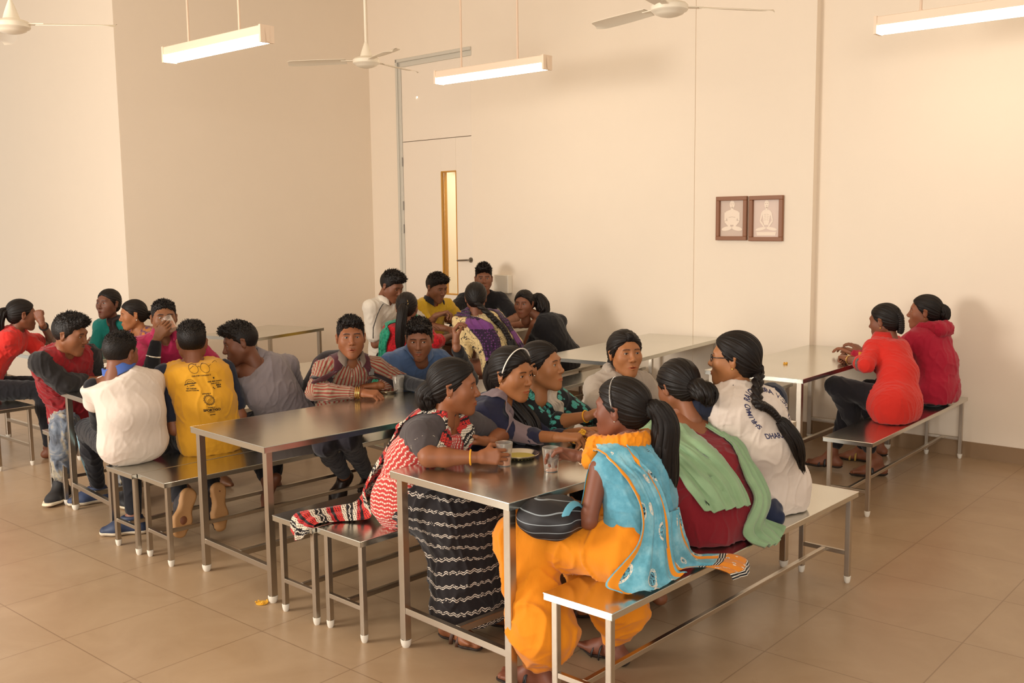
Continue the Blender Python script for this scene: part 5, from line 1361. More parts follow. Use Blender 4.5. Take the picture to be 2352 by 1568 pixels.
# bag on her lap
bag = thing('shoulder_bag', 'black bag with light blue strap loop on the lap of the orange trousers girl', 'bag', (-2.24, 2.83, .645), math.radians(100))
V, F = sdf_mesh([Cap((-.08, 0, .04), (.08, 0, .03), .062, .055, .05, (0, 1, 0), 1.9), Cap((-.04, .03, .075), (.05, .02, .075), .036, .032, .05, (0, 1, 0), 1.8)], .006); N = vnormals(V, F); V = V+N*(wob(V, 9, 5)*.006)[:, None]
t = NT('bag_fabric'); ob = t.obj(); X, Y, Z = t.sep(ob); w = t.math('ADD', Z, t.math('MULTIPLY', t.math('SINE', t.math('MULTIPLY', X, 22)), .012)); l = t.math('LESS_THAN', t.math('ABSOLUTE', t.math('SUBTRACT', t.math('FRACT', t.math('DIVIDE', w, .030)), .5)), .045); t.col(t.mix(l, '#17151a', '#8a9298')); t.set(Roughness=.6)
obj('bag_body', to_mesh('bag_body', V, F, t.m), bag)
mb = MB(); mb.tube([(-.02+.085*math.cos(a), -.085, .03+.075*math.sin(a)) for a in np.linspace(.1, 3.0, 14)], .013, 8, sq=.3); mb.build('strap', simple('light_blue_strap', '#5fa3bb', .6), bag, True)
mb = MB(); mb.tube([(.13, .02, .06), (.15, .02, .04), (.155, .01, .01)], .016, 8, sq=.4); mb.build('strap_end', simple('light_blue_strap', '#5fa3bb', .6), bag, True)

# girl in maroon with green dupatta
h = (-2.300, 3.780, 1.039)
p = Person('person in maroon dress with pale green scarf over both shoulders, leaning to the table', (-2.02, 3.62, .56), h, HY(h, -140), -24, 0, yaw=170, syaw=158, male=False, tone='#8d5636',
    res=.006, hres=.0027, build=1.05, bend=.08, nb=(-.02, .185), headkw=dict(jaw=.98), arms=dict(R=dict(w=(-2.52, 3.75, .80)), L=dict(w=(-2.50, 3.50, .80))))
p.body(); P22 = p
m_mr = fabric('maroon_cotton', '#7d1420')
p.shirt(m_mr, sleeve=1.3, g=.014, gs=.014, hemz=.462, hemflare=.09, long_lap=.8, neck='crew', wr=.006, seed=51, name='kurta', wide=1.05, cuts=[Ell(p.nb-p.sf*.05, (.065, .05, .06), k=.01)])
finish(p); p.trousers(fabric('dark_green_black', '#191c19')); p.hair('back', bun=(0, -.122, -.045), volume=.005, low=-.085, part=0)
p.tail('ponytail', [(0, -.10, -.035), (.0, -.145, -.05), (.01, -.165, -.085), (.015, -.15, -.13)], [.034, .044, .044, .02], n=34, seg=14, wave=.006)
mb = MB(); mb.tube([p.H((.025, -.085, .098)), p.H((-.0, -.10, .088))], .004, 6, sq=.5); mb.tube([p.H((.03, -.118, .03)), p.H((.036, -.112, .0))], .003, 6, sq=.5); p.add('hair_clip', np.array(mb.v), mb.f, M_silver)
t = NT('green_chiffon'); n = t.noise(t.obj(), 20, 3); t.col(t.mix(n, '#8fab82', '#7b9a72')); t.set(Roughness=.8); t.b.inputs['Alpha'].default_value = .93; t.b.inputs['Sheen Weight'].default_value = .3; m_gr = t.m
def bandrows(k, a_lo, a_hi, fan): return 0
p.drape('scarf', m_gr, [
    ('m', [p.nb+p.sf*.17-p.sr*.24-p.up*.22, p.nb+p.sf*.15-p.sr*.10-p.up*.2]), ('m', [p.nb+p.sf*.10-p.sr*.235-p.up*.10, p.nb+p.sf*.12-p.sr*.05-p.up*.04]),
    ('m', [p.over(-1, 1.15, .04, .02), p.over(-1, .9, .065, .02), p.over(-1, .1, .07, .03)]), ('m', [p.over(-1, 1.15, .035, -.045), p.over(-1, .8, .07, -.04), p.over(-1, .08, .065, -.055)]),
    ('s', .84, -105, -14, .022), ('s', .60, -92, -8, .024), ('s', .42, -78, 2, .028), ('s', .26, -62, 8, .04), ('s', .14, -46, 6, .05)], nu=34, folds=4, amp=.009, th=.003, seed=24)
p.drape('scarf_right', m_gr, [
    ('m', [p.nb+p.sf*.14+p.sr*.06-p.up*.12, p.nb+p.sf*.10+p.sr*.2-p.up*.16]),
    ('m', [p.over(1, .05, .06, .03), p.over(1, .75, .07, .03)]), ('m', [p.over(1, .05, .062, -.045), p.over(1, .75, .07, -.04)]),
    ('s', .86, 14, 52, .022), ('s', .62, 20, 56, .024), ('s', .38, 22, 62, .03), ('s', .16, 22, 66, .045), ('m', [(-1.86, 3.58, .53), (-1.84, 3.70, .53), (-1.90, 3.82, .53)]), ('m', [(-1.845, 3.60, .478), (-1.825, 3.73, .478), (-1.87, 3.87, .478)]), ('m', [(-1.80, 3.64, .45), (-1.79, 3.74, .44), (-1.82, 3.87, .46)])], nu=30, folds=4.5, amp=.010, th=.003, seed=25)

# girl in white and navy sports shirt with glasses
h = (-2.120, 3.947, 1.165)
p = Person('person with glasses and long plait in white sports shirt with dark blue sleeves', (-2.02, 4.12, .56), h, HY(h, -98), 0, 0, yaw=160, syaw=146, male=False, tone='#a0683e', sc=1.04,
    res=.006, hres=.0027, build=1.1, bend=.07, nb=(.02, .19), headkw=dict(fat=1.0, smile=.6, nose=1.), arms=dict(L=dict(w=(-2.45, 3.98, .79), e=(-2.330, 4.283, 0.765)), R=dict(w=(-2.50, 4.30, .80))))
p.body(); P23 = p
m_nv = fabric('navy_jersey', '#1d2233'); m_wh = fabric('white_jersey', '#dccdc0')
p.shirt(m_wh, sleeve=0, she=.50, g=.013, hemz=.460, hemflare=.075, neck='crew', wr=.005, seed=61, wide=1.04); V1 = p.last; finish(p)
for k in (-1, 1):
    p.garment('sleeve', [Cap(p.sh[k]-p.sr*k*.045+p.up*.0, p.sh[k], .070, .074, .03)]+p.armp(k, .022, t1=.86, gw=.026), m_nv, wr=.004, cuts=[])
nt = unit(p.nk-p.nb); p.garment('collar', [Cap(p.nb+nt*.030+p.sr*x1*.05+p.sf*y1*.05, p.nb+nt*.026+p.sr*x2*.055+p.sf*y2*.05, .020, None, .02) for x1, y1, x2, y2 in ((-1, -.2, -.6, -1), (-.6, -1, .6, -1), (.6, -1, 1, -.2), (1, -.2, .9, .6), (-1, -.2, -.9, .6))], m_nv, wr=.001)
p.trousers(fabric('dark_blue_track', '#1f2740'))
p.hair('back', bun=(0, -.11, -.05), low=-.10, volume=.005)
b0_, b1_ = p.H((0, -.112, -.065)), p.surf(.92, -14, .03)
path = [p.H((.0, -.108, -.03)), b0_, p.surf(.95, 2, .036), p.surf(.84, 10, .030), p.surf(.72, 18, .028), p.surf(.60, 26, .028)]
p.braidp(path, .026, .020, turns=7, head=False)
e = path[-1]; mb = MB(); mb.tube([e+np.array((-.012, 0, .0)), e+np.array((.012, 0, .0))], .012, 8); p.add('hair_tie', np.array(mb.v), mb.f, simple('striped_tie', '#b9b2aa', .5))
p.tail('plait_end', [e, p.surf(.55, 29, .034), p.surf(.42, 33, .034), p.surf(.28, 36, .034), p.surf(.16, 40, .045)], [.018, .026, .028, .022, .008], head=False, n=30, seg=18, fr=.25, wave=.005)
mb = MB(); q = [p.H((x, y, z)) for x, y, z in ((.040, -.098, .062), (.030, -.108, .060), (.030, -.108, .050), (.038, -.102, .048))]; mb.tube(q, .0032, 6); p.add('hair_clip', np.array(mb.v), mb.f, simple('white_clip', '#eee8e0', .4))
for k in (1, -1): p.stud(k, M_gold, .005)
gl = MB()
for k in (-1, 1):
    gl.tube([p.H((k*.031+math.cos(a)*.021, .090-abs(math.cos(a))*.002, .004+math.sin(a)*.016)) for a in np.linspace(0, 6.2832, 21)], .0018, 6, cap=False); gl.tube([p.H((k*.052, .088, .008)), p.H((k*.072, .06, .010)), p.H((k*.083, -.005, .012))], .0022, 6)
gl.tube([p.H((-.010, .091, .006)), p.H((.010, .091, .006))], .0018, 6); p.add('glasses', np.array(gl.v), gl.f, simple('black_acetate', '#16141a', .3))
# arched lettering on the back of the shirt
c = p.spinep(.60); Uv = -p.sr*-1.0; Uv = p.sr; Vv = p.up; d = -p.sf; m_tx = simple('navy_print', '#2a2b52', .7)
parts = []
def arc_text(txt, R0, a0, a1, size):
    n = len(txt)
    for i, ch in enumerate(txt):
        if ch == ' ': continue
        a = a0+(a1-a0)*i/(n-1); V, F = text_mesh(ch, size, bold=.0006); V = [(v[0], v[1]) for v in V]; V = rot2d(V, a-math.pi/2, (R0*math.cos(a), R0*math.sin(a))); parts.append((V, F))
arc_text('SHRIMAD RAJCHANDRA VIDYALAYA', .108, math.radians(213), math.radians(-33), .030)
V, F = text_mesh('DHARAMPUR', .034, bold=.0008); parts.append(([(v[0]*.82, v[1]-.105) for v in V], F))
V, F = join2d(parts); p.print_on('shirt_print', V, F, c+p.sr*.06+p.up*.03, Uv, Vv, d, m_tx)
# navy jacket bundle on the bench beside her
V, F = sdf_mesh([Cap((-1.93, 3.90, .505), (-1.92, 3.97, .52), .045, .038, .03), Cap((-1.95, 3.95, .50), (-1.88, 3.93, .49), .035, .032, .03)], .006, planes=[((0, 0, .459), (0, 0, -1), .004)], cuts=[Ell((-1.86, 3.97, .475), (.03, .02, .02), k=.01)]); V = V+vnormals(V, F)*(wob(V, 16, 3)*.005)[:, None]; V[:, 2] = np.maximum(V[:, 2], .459)
tag(obj('folded_jacket', to_mesh('folded_jacket', V, F, fabric('dark_blue_track', '#1f2740'))), 'dark blue folded jacket on the bench beside the white shirt girl', 'jacket')

# things on the foreground table
TZ = .7605
tumbler((-2.713, 3.082, 0.760), 'clear tumbler with orange drink in the patterned scarf woman hand', .04)
tumbler((-2.498, 3.128, 0.760), 'nearly empty clear tumbler in the hand of the blue scarf girl', .006, group='plastic tumblers')
tumbler((-2.661, 3.744, 0.760), 'clear tumbler with orange drink in front of the navy top girl plate', .05)
c = (-2.756, 3.228, 0.760); plate(c, 'steel plate with thin yellow gravy beside the orange drink tumbler', .088, 'gravy')
c = (-2.670, 3.620, 0.760); plate(c, 'steel plate heaped with yellow rice in front of the navy top girl', .10); food_heap((c[0], c[1], c[2]+.006), 'yellow rice heaped on the plate by the navy top girl', .075, .03, 2, n=140)
c = (-2.736, 3.998, 0.760); plate(c, 'steel plate with food scraps behind the blue scarf girl head', .095); food_heap((c[0], c[1], c[2]+.004), 'yellow food left on the plate in front of the grey hooded girl', .05, .015, 5)
food_heap(tuple(np.array((-2.622, 3.510, 0.840))+np.array((0, 0, -.01))), 'yellow morsel held in the fingers of the navy top girl', .018, .02, 7, n=30)
c = (-2.616, 3.668, 0.800); mb = MB(); mb.tube([np.array(c)+np.array((.0, 0, -.02)), np.array(c)+np.array((.06, .06, .035))], .004, 8); mb.lathe([(0, 0), (.014, .004), (.018, .01)], 12, np.array(c)+np.array((-.01, -.01, -.028))); tag(mb.build('spoon', M_silver), 'steel spoon leaning on the rice plate', 'spoon')
# ---------------------------------------------------------------- people at the middle tables and at the right wall
def sneaker(p, k, up, sole='#cfc0a8', high=.01, lace=True):
    o = p.shoe(k, up if not isinstance(up, str) else simple('shoe_'+up[1:], up, .6), simple('sole_'+sole[1:], sole, .6), g=.009, high=high)
    if lace:
        L = p.leg[k]; u = unit(L['up']); t = L['t']; sd = np.cross(t, u); mb = MB(); b = L['a']-u*.02
        for i in range(4): c = b+t*(.052+i*.022)-u*(.010+i*.0085); mb.tube([c-sd*.018+u*.0, c+u*.006, c+sd*.018], .003, 6)
        p.add('laces', np.array(mb.v), mb.f, simple('lace', '#d8cfc0', .8), o)
    return o
M_blk = simple('black_shoe', '#17151a', .5)

# striped shirt boy
h = (-4.600, 3.854, 1.103)
p = Person('person in red and tan striped shirt wearing a backpack, looking straight at the camera', (-4.83, 3.96, .56), h, HY(h, 4), 2, 0, yaw=-8, syaw=-26, tone='#8b5331', hsc=1.04,
    res=.0065, hres=.003, bend=.06, nb=(.03, .20), headkw=dict(beard=.35, mouth=.12, nose=1.05, jaw=.98), build=.97,
    arms=dict(R=dict(e=(-4.611, 3.578, 0.810), w=(-4.421, 3.756, 0.800), hand=dict(pose='loose', dir=(.85, .5, -.05), up=(-.1, -.4, .85))), L=dict(e=(-4.546, 4.189, 0.810), w=(-4.528, 4.007, 0.800), hand=dict(pose='loose', dir=(-.5, -.7, 0), up=(0, 0, 1)))),
    knees=dict(R=dict(k=(-4.557, 3.594, 0.500), a=(-4.972, 4.079, 0.160), t=(.2, -.6, -.5), footup=(.5, -.3, .8)), L=dict(k=(-4.484, 3.714, 0.520), a=(-4.974, 4.276, 0.120), t=(.6, -.7, 0))))
p.body(look=(0, 0)); P9 = p
m_st = fabric('red_tan_stripes', '#7a2f28', pat_stripes('#8e3a30', '#9c8a72', .021, 0, .56))
p.shirt(m_st, sleeve=1.82, g=.014, gs=.016, neck='v', hemz=.47, wr=.006, seed=71); finish(p)
p.collar(simple('grey_collar', '#6b5d52', .8), open_=1.0, r=.060); p.trousers(fabric('charcoal_trousers', '#2d2930'))
for i, (hh, a) in enumerate(((.80, 180), (.62, 180))):
    c = p.surf(hh, a, .004); mb = MB(); mb.lathe([(0, -.001), (.005, -.001), (.005, .001), (0, .0015)], 10, c); p.add('button', np.array(mb.v), mb.f, simple('button', '#d8cfc4', .4))
for k in (1, -1): p.shoe(k, simple('brown_shoe', '#2c1d18', .4), simple('dark_sole', '#2a2320', .7))
p.hair('short', top=.020, side=.005, fringe=.5, seed=3)
for i in range(3): p.band3('bracelet', p.arm[1]['w']*(1-.04*i)+p.arm[1]['e']*.04*i, p.arm[1]['w']-p.arm[1]['e'], .034, .003, M_gold)
bp = thing('backpack', 'dark maroon and black backpack worn by the striped shirt boy', 'backpack', tuple(p.o)); m_bp = fabric('backpack_cloth', '#241a1d'); m_bp2 = fabric('backpack_maroon', '#4a2028')
V, F = sdf_mesh([Cap(p.spinep(.20)-p.sf*.24+p.sr*.06, p.spinep(.74)-p.sf*.20+p.sr*.04, .115, .095, .04, p.sr, 1.45)], .008); p.add('bag_body', V+vnormals(V, F)*(wob(V, 8, 3)*.006)[:, None], F, m_bp, bp)
V, F = sdf_mesh([Cap(p.spinep(.76)-p.sf*.19-p.sr*.04, p.spinep(.76)-p.sf*.19+p.sr*.12, .055, None, .04)], .008); p.add('bag_top', V, F, m_bp2, bp)
for k in (1, -1):
    A = 180-k*-1*34*-1
    a_ = 180-k*30
    p.drape('strap', m_bp2, [('m', [p.over(k, .30, .066, -.06), p.over(k, .66, .06, -.06)]), ('m', [p.over(k, .30, .070, .01), p.over(k, .66, .066, .01)]), ('s', .90, a_-9*k, a_-36*k+9*k, .014), ('s', .76, a_-9*k, a_-30*k+9*k, .014), ('s', .60, a_-10*k, a_-26*k+9*k, .014)], nu=8, folds=.5, amp=.001, th=.008, parent=bp)
    p.drape('strap_tail', m_bp, [('s', .64, a_-12*k, a_-22*k, .012), ('s', .40, a_-24*k, a_-32*k, .012), ('s', .22, a_-44*k, a_-52*k, .012)], nu=6, folds=.5, amp=.001, th=.004, parent=bp)
    c = p.surf(.66, a_-15*k, .022); mb = MB(); mb.box(-.016, .016, -.004, .004, -.02, .02, .002); R = frame_from(-p.sf, p.up); p.add('buckle', np.array([c+R @ np.array(v) for v in mb.v]), mb.f, simple('grey_buckle', '#5f5a55', .5), bp, smooth=False)

# blue polo boy
h = (-4.460, 4.283, 1.063)
p = Person('person in blue polo shirt over black long sleeves, one hand raised to shoulder height', (-4.80, 4.50, .56), h, HY(h, -4), -13, 0, yaw=-12, syaw=-26, tone='#7c4a2e', hsc=1.04,
    res=.0075, hres=.003, bend=.06, nb=(.09, .165), headkw=dict(beard=.6, nose=1.05, jaw=1.0), build=1.,
    arms=dict(R=dict(e=(-4.575, 4.168, 0.810), w=(-4.185, 4.088, 0.810), hand=dict(pose='rest')), L=dict(e=(-4.231, 4.502, 0.800), w=(-4.120, 4.260, 1.041), hand=dict(pose='loose', dir=(-.25, .1, 1), up=(-.6, -.5, .3)))))
p.body(look=(.25, .1)); P10 = p
m_bk = fabric('black_jersey', '#141318')
p.sleeves(m_bk)
p.shirt(fabric('blue_pique', '#44597c'), sleeve=.62, g=.014, gs=.018, neck='v', hemz=.47, wr=.005, seed=81); finish(p); p.collar(fabric('blue_pique', '#44597c'), open_=.9, r=.066, lift=.052)
p.trousers(m_bk); p.hair('short', top=.024, side=.007, fringe=.9, seed=5)

# white shirt boy, back view
h = (-5.270, 2.758, 1.071)
p = Person('person in plain white shirt with blue collar, back to the camera on the bench end', (-5.20, 2.76, .56), h, HY(h, 140), -12, 0, yaw=176, syaw=166, tone='#7c4a30', hsc=1.02,
    res=.007, hres=.003, bend=.08, nb=(-.01, .170), headkw=dict(nose=1.), build=.98,
    arms=dict(L=dict(w=(-5.56, 2.86, .79)), R=dict(w=(-5.56, 3.04, .79))),
    knees=dict(L=dict(k=(-5.992, 2.886, 0.530), a=(-6.179, 3.027, 0.100), t=(-.3, -.9, 0)), R=dict(k=(-5.50, 2.90, .50), a=(-5.368, 2.831, 0.100), t=(-.6, -.8, 0))))
p.body(); P3 = p
p.sleeves(m_bk, .004)
p.shirt(fabric('white_jersey', '#dccdc0'), sleeve=.40, g=.015, gs=.016, hemz=.455, wr=.003, seed=84, neck='crew', wide=1.10, planes=[]); finish(p)
p.collar(simple('blue_collar', '#3d5aa0', .8), open_=.6, r=.066, h=.034, lift=.048)
p.trousers(fabric('black_track', '#15141a')); p.hair('short', top=.016, side=.006, seed=7)
m_lb = simple('pale_blue_stripe', '#8fb8c8', .7)
for dx in (0, .016): L = p.leg[-1]; mb = MB(); sd = np.array((-.55, -.83, 0.)); mb.tube([L['k']+sd*.066+np.array((dx, 0, .02)), L['k']*.5+L['a']*.5+sd*.066+np.array((dx, 0, 0)), L['a']+sd*.052+np.array((dx, 0, .05))], .0045, 6); p.add('side_stripe', np.array(mb.v), mb.f, m_lb)
sneaker(p, -1, '#34405e', lace=False); sneaker(p, 1, '#1f2c48', lace=False)

# yellow tee boy, back view
h = (-5.200, 3.160, 1.098)
p = Person('person in yellow t-shirt with printed back and dark blue sleeves, back to the camera', (-5.12, 3.20, .56), h, HY(h, 180), -6, 0, yaw=168, syaw=158, tone='#7f4c30', hsc=1.03,
    res=.007, hres=.003, bend=.08, nb=(.0, .175), build=1.02, arms=dict(L=dict(w=(-5.46, 3.22, .70), e=(-5.195, 3.015, 0.610)), R=dict(w=(-5.56, 3.56, .70), e=(-5.048, 3.364, 0.650))),
    knees=dict(L=dict(k=(-5.46, 3.14, .48), a=(-5.02, 2.93, .22), t=(.15, -.40, -.85), footup=(-.95, 0.1, -.2)), R=dict(k=(-5.48, 3.42, .48), a=(-4.98, 3.10, .22), t=(.15, -.1, -.95), footup=(-.95, 0, -.2))))
p.body(); P7 = p
p.shirt(fabric('yellow_jersey', '#dca02a'), sleeve=0, g=.015, hemz=.456, hemflare=.055, wr=.006, seed=91, neck='crew', wide=1.04); finish(p)
for k in (-1, 1): p.garment('sleeve', [Cap(p.sh[k]-p.sr*k*.02, p.sh[k], .052, .062, .03)]+p.armp(k, .017, t1=.72, gw=.020), fabric('navy_jersey', '#1d2233'), wr=.003)
p.trousers(fabric('black_trousers', '#17151a'))
for k in (1, -1): p.shoe(k, simple('dark_canvas_shoe', '#2a2426', .6), simple('tan_sole', '#b98a58', .6), g=.008, sole_h=.026)
p.hair('short', top=.022, side=.005, seed=9)
c = p.spinep(.57); U, Vv, d = p.sr, p.up, -p.sf; m_pr = simple('dark_print', '#4a3212', .8); m_pr2 = simple('black_print', '#1d140c', .8)
parts = []
for x in (-.032, .032): parts.append(ring2d(.026, .0022, 24, (x, .10)))
parts.append(ring2d(.008, .002, 10, (0, .106), .2, 2.9))
def stroke(pts, w=.002):
    V = []; F = []
    for i, (x, y) in enumerate(pts):
        a = pts[max(i-1, 0)]; b = pts[min(i+1, len(pts)-1)]; L = math.hypot(b[0]-a[0], b[1]-a[1])+1e-9; nx, ny = -(b[1]-a[1])/L*w/2, (b[0]-a[0])/L*w/2; V += [(x+nx, y+ny), (x-nx, y-ny)]
    return V, [[2*i, 2*i+1, 2*i+3, 2*i+2] for i in range(len(pts)-1)]
parts += [stroke([(.056, .108), (.09, .128), (.106, .134), (.112, .124)]), stroke([(-.054, .10), (-.03, .116), (-.006, .122)])]
def word(txt, x, y, size, b=.0004, rot=0): V, F = text_mesh(txt, size, bold=b); return rot2d([(v[0], v[1]) for v in V], rot, (x, y)), F
p7txt = [word('ONE STEP TOWARDS IT', 0, .060, .010)]
parts += p7txt
V, F = join2d(parts); p.print_on('glasses_print', V, F, c, U, Vv, d, m_pr)
parts = [ring2d(.026, .002, 24, (-.072, .018), 0, 3.14), ring2d(.017, .002, 20, (-.072, .018), 0, 3.14), stroke([(-.104, .012), (-.085, .019), (-.072, .021), (-.055, .019), (-.04, .024)], .005), stroke([(-.092, .004), (-.052, .010)], .004), word('FIT INDIA', -.072, -.010, .012), word('HEALTHY TOGETHER', -.070, -.021, .007),
         stroke([(.060, .044), (.070, .044)], .004), stroke([(.065, .044), (.065, .034)], .005), word('KHEL MEIN SHAKTI', .065, .022, .0095), word('SPORT FOR ALL', .066, .010, .007), word('SKILLS', .082, -.001, .010, .0008), word('INDIA', .082, -.012, .009, .0006), stroke([(.045, -.008), (.05, -.016), (.056, -.02)], .004)]
V, F = join2d(parts); p.print_on('emblem_print', V, F, c, U, Vv, d, m_pr2)
parts = [word('SUPPORTED BY', .0, -.042, .007)]
for i in range(14): a = i*2*math.pi/14; parts.append(ring2d(.0055, .003, 8, (.004+.026*math.cos(a), -.078+.026*math.sin(a))))
parts += [ring2d(.016, .0012, 20, (.004, -.078)), ring2d(.007, .0012, 12, (.004, -.078)), word('POWERED BY', .008, -.122, .0065), word('SPORTIGO', .008, -.138, .020, .0009), word('THE SPORTS', .006, -.151, .006), word('#GAMES', .008, -.168, .008)]
V, F = join2d(parts); p.print_on('crest_print', V, F, c, U, Vv, d, m_pr2)

# grey shirt boy
h = (-5.170, 3.462, 1.070)
p = Person('person in plain grey shirt, back turned, head leaning left in profile', (-5.10, 3.74, .56), h, HY(h, -82), -16, -6, yaw=172, syaw=168, tone='#6f4129', hsc=1.03,
    res=.0075, hres=.003, bend=.07, nb=(-.02, .17), headkw=dict(beard=.5, nose=1.1, jaw=1.02), build=1.08, arms=dict(L=dict(w=(-5.62, 3.72, .79), e=(-5.440, 3.658, 0.700)), R=dict(w=(-5.42, 3.98, .66))),
    knees=dict(L=dict(k=(-5.45, 3.66, .5), a=(-5.08, 3.56, .22), t=(-.3, -.3, -.85), footup=(-.9, 0, .3))))
p.nb = p.nb+np.array((.0, .12, -.01)); 
for k in (1, -1): p.sh[k] = p.nb+p.sr*k*p.w-p.up*.045
p.chest = p.nb*.72+p.spine*.28-p.sf*.012
p.body(); P8 = p
p.shirt(fabric('grey_linen', '#857c80'), sleeve=1.8, g=.016, gs=.018, hemz=.462, hemflare=.04, wr=.007, seed=101, neck='crew'); finish(p)
p.collar(fabric('grey_linen', '#857c80'), open_=.7, r=.060); p.trousers(fabric('black_trousers', '#17151a')); p.hair('short', top=.024, side=.008, fringe=1.2, seed=11)

# red and black jacket boy
h = (-6.120, 2.883, 1.113)
p = Person('person in dark red jacket with charcoal sleeves and torn pale jeans, arm on the table', (-6.41, 3.05, .56), h, HY(h, 62), -14, 0, yaw=0, syaw=14, tone='#84502f', hsc=1.03,
    res=.0075, hres=.003, bend=.07, nb=(.07, .17), headkw=dict(beard=.75, nose=1.05), build=1.08,
    arms=dict(R=dict(e=(-6.112, 2.813, 0.810), w=(-6.138, 2.965, 0.810), hand=dict(pose='cup', dir=(.85, .4, .1), up=(0, -.3, .9))), L=dict(w=(-6.498, 3.344, 0.800))),
    knees=dict(R=dict(k=(-6.254, 2.865, 0.500), a=(-6.402, 2.886, 0.110), t=(.55, -.75, -.12)), L=dict(k=(-6.02, 3.15, .50), a=(-6.0, 3.1, .10), t=(.9, -.2, 0))))
p.body(); P2 = p
p.shirt(fabric('dark_red_fleece', '#8c1a20', wr=.6), sleeve=0, g=.022, hemz=.50, hemflare=.06, wr=.010, seed=111, neck='v', wide=1.04); finish(p)
for k in (-1, 1): p.garment('sleeve', [Cap(p.sh[k]-p.sr*k*.05, p.sh[k], .060, .070, .03)]+p.armp(k, .024, t1=1.85, gw=.02), fabric('charcoal_fleece', '#262324', wr=.6), wr=.008)
p.trousers(fabric('torn_denim', '#6f7783', pat_denim, wr=.7), g=.02, gw=.02, wr=.010, t1=1.78); p.hair('short', top=.030, side=.010, fringe=.9, seed=13)
sneaker(p, 1, '#1d1a1c', '#d8c8ac', high=.05); sneaker(p, -1, '#1d1a1c', '#d8c8ac', high=.05)

# magenta polo boy drinking
h = (-6.270, 3.607, 1.151)
p = Person('person in magenta polo shirt over black sleeves, drinking from a tumbler', (-6.42, 3.70, .56), h, HY(h, 6), 2, 0, yaw=-8, syaw=-20, tone='#80502f', hsc=1.04,
    res=.008, hres=.003, bend=.04, nb=(.04, .195), headkw=dict(nose=1.05), build=1.1,
    arms=dict(R=dict(e=(-6.100, 3.390, 0.794), w=(-6.080, 3.430, 1.025), hand=dict(pose='cup', dir=(.35, .35, .75), up=(.6, -.65, .3))), L=dict(w=(-5.95, 3.95, .80))))
p.body(look=(0, -.35)); P6 = p
p.sleeves(m_bk)
p.shirt(fabric('magenta_pique', '#a01c48'), sleeve=.66, g=.014, gs=.020, neck='v', hemz=.47, wr=.005, seed=121); finish(p); p.collar(fabric('magenta_pique', '#a01c48'), open_=.9, r=.064, lift=.048); p.trousers(m_bk)
p.hair('short', top=.014, side=.004, seed=15)
p.band3('chain_bracelet', p.arm[1]['w']*.55+p.arm[1]['e']*.45, p.arm[1]['w']-p.arm[1]['e'], .046, .006, M_silver)
tumbler((-6.040, 3.540, 1.090), 'tumbler of orange drink raised to the mouth of the magenta polo boy', .055, Vector((-.62, -.15, .75)).to_track_quat('Z', 'Y').to_euler())

# girls at the right wall table
h = (-2.520, 6.821, 1.074)
p = Person('person in bright red sweater with gold earring, elbows on the right wall table', (-2.30, 6.50, .56), h, HY(h, -116), -10, 0, yaw=178, syaw=170, male=False, tone='#7d4a31', hsc=1.02, sc=1.04,
    res=.0075, hres=.0032, bend=.06, nb=(.0, .18), build=.95, headkw=dict(nose=1.05), arms=dict(L=dict(e=(-2.502, 6.486, 0.810), w=(-2.712, 6.736, 0.800), hand=dict(pose='fist', dir=(-.8, .5, .1))), R=dict(w=(-2.758, 7.103, 0.800))),
    knees=dict(L=dict(k=(-2.658, 6.687, 0.570), a=(-2.817, 6.723, 0.120), t=(-1, -.2, -.05)), R=dict(k=(-2.68, 6.42, .66), a=(-2.514, 6.768, 0.100), t=(-.7, -.6, 0))))
p.body(feet=True); P24 = p
m_rs = fabric('scarlet_wool', '#d02c22')
p.shirt(m_rs, sleeve={1: 1.5, -1: 1.32}, g=.016, gs=.020, hemz=.462, hemflare=.02, wr=.005, seed=131, neck='crew', long_lap=.22); finish(p)
p.garment('cuff', [Cap(p.arm[-1]['e']+(p.arm[-1]['w']-p.arm[-1]['e'])*.15, p.arm[-1]['e']+(p.arm[-1]['w']-p.arm[-1]['e'])*.42, .055, .048, .01)], fabric('grey_speckle', '#5f5c58', pat_mottle('#6f6c66', '#4a4744', 90)), wr=.003)
p.collar(m_rs, open_=.5, r=.056); p.trousers(fabric('black_trousers', '#17151a'), t1=1.8); p.hair('back', bun=(0, -.11, -.02), low=-.085)
p.braidp([(0, -.095, .055), (0, -.118, .015), (0, -.118, -.04), (0, -.105, -.085)], .030, .026, turns=4)
for k in (1, -1): p.stud(k, M_gold, .006, drop=.006); p.sandal(k, simple('black_strap', '#1d1b1d', .4), simple('dark_sole', '#2a2320', .7))
p.band3('bangle', p.arm[-1]['w'], p.arm[-1]['w']-p.arm[-1]['e'], .030, .003, M_gold)
mb = MB(); c = p.surf(.62, -118, .004); mb.tube([c+np.array((0, 0, -.02)), c+np.array((0, 0, .02))], .014, 10, sq=.3); p.add('embroidered_badge', np.array(mb.v), mb.f, simple('badge_yellow', '#c9902a', .7))

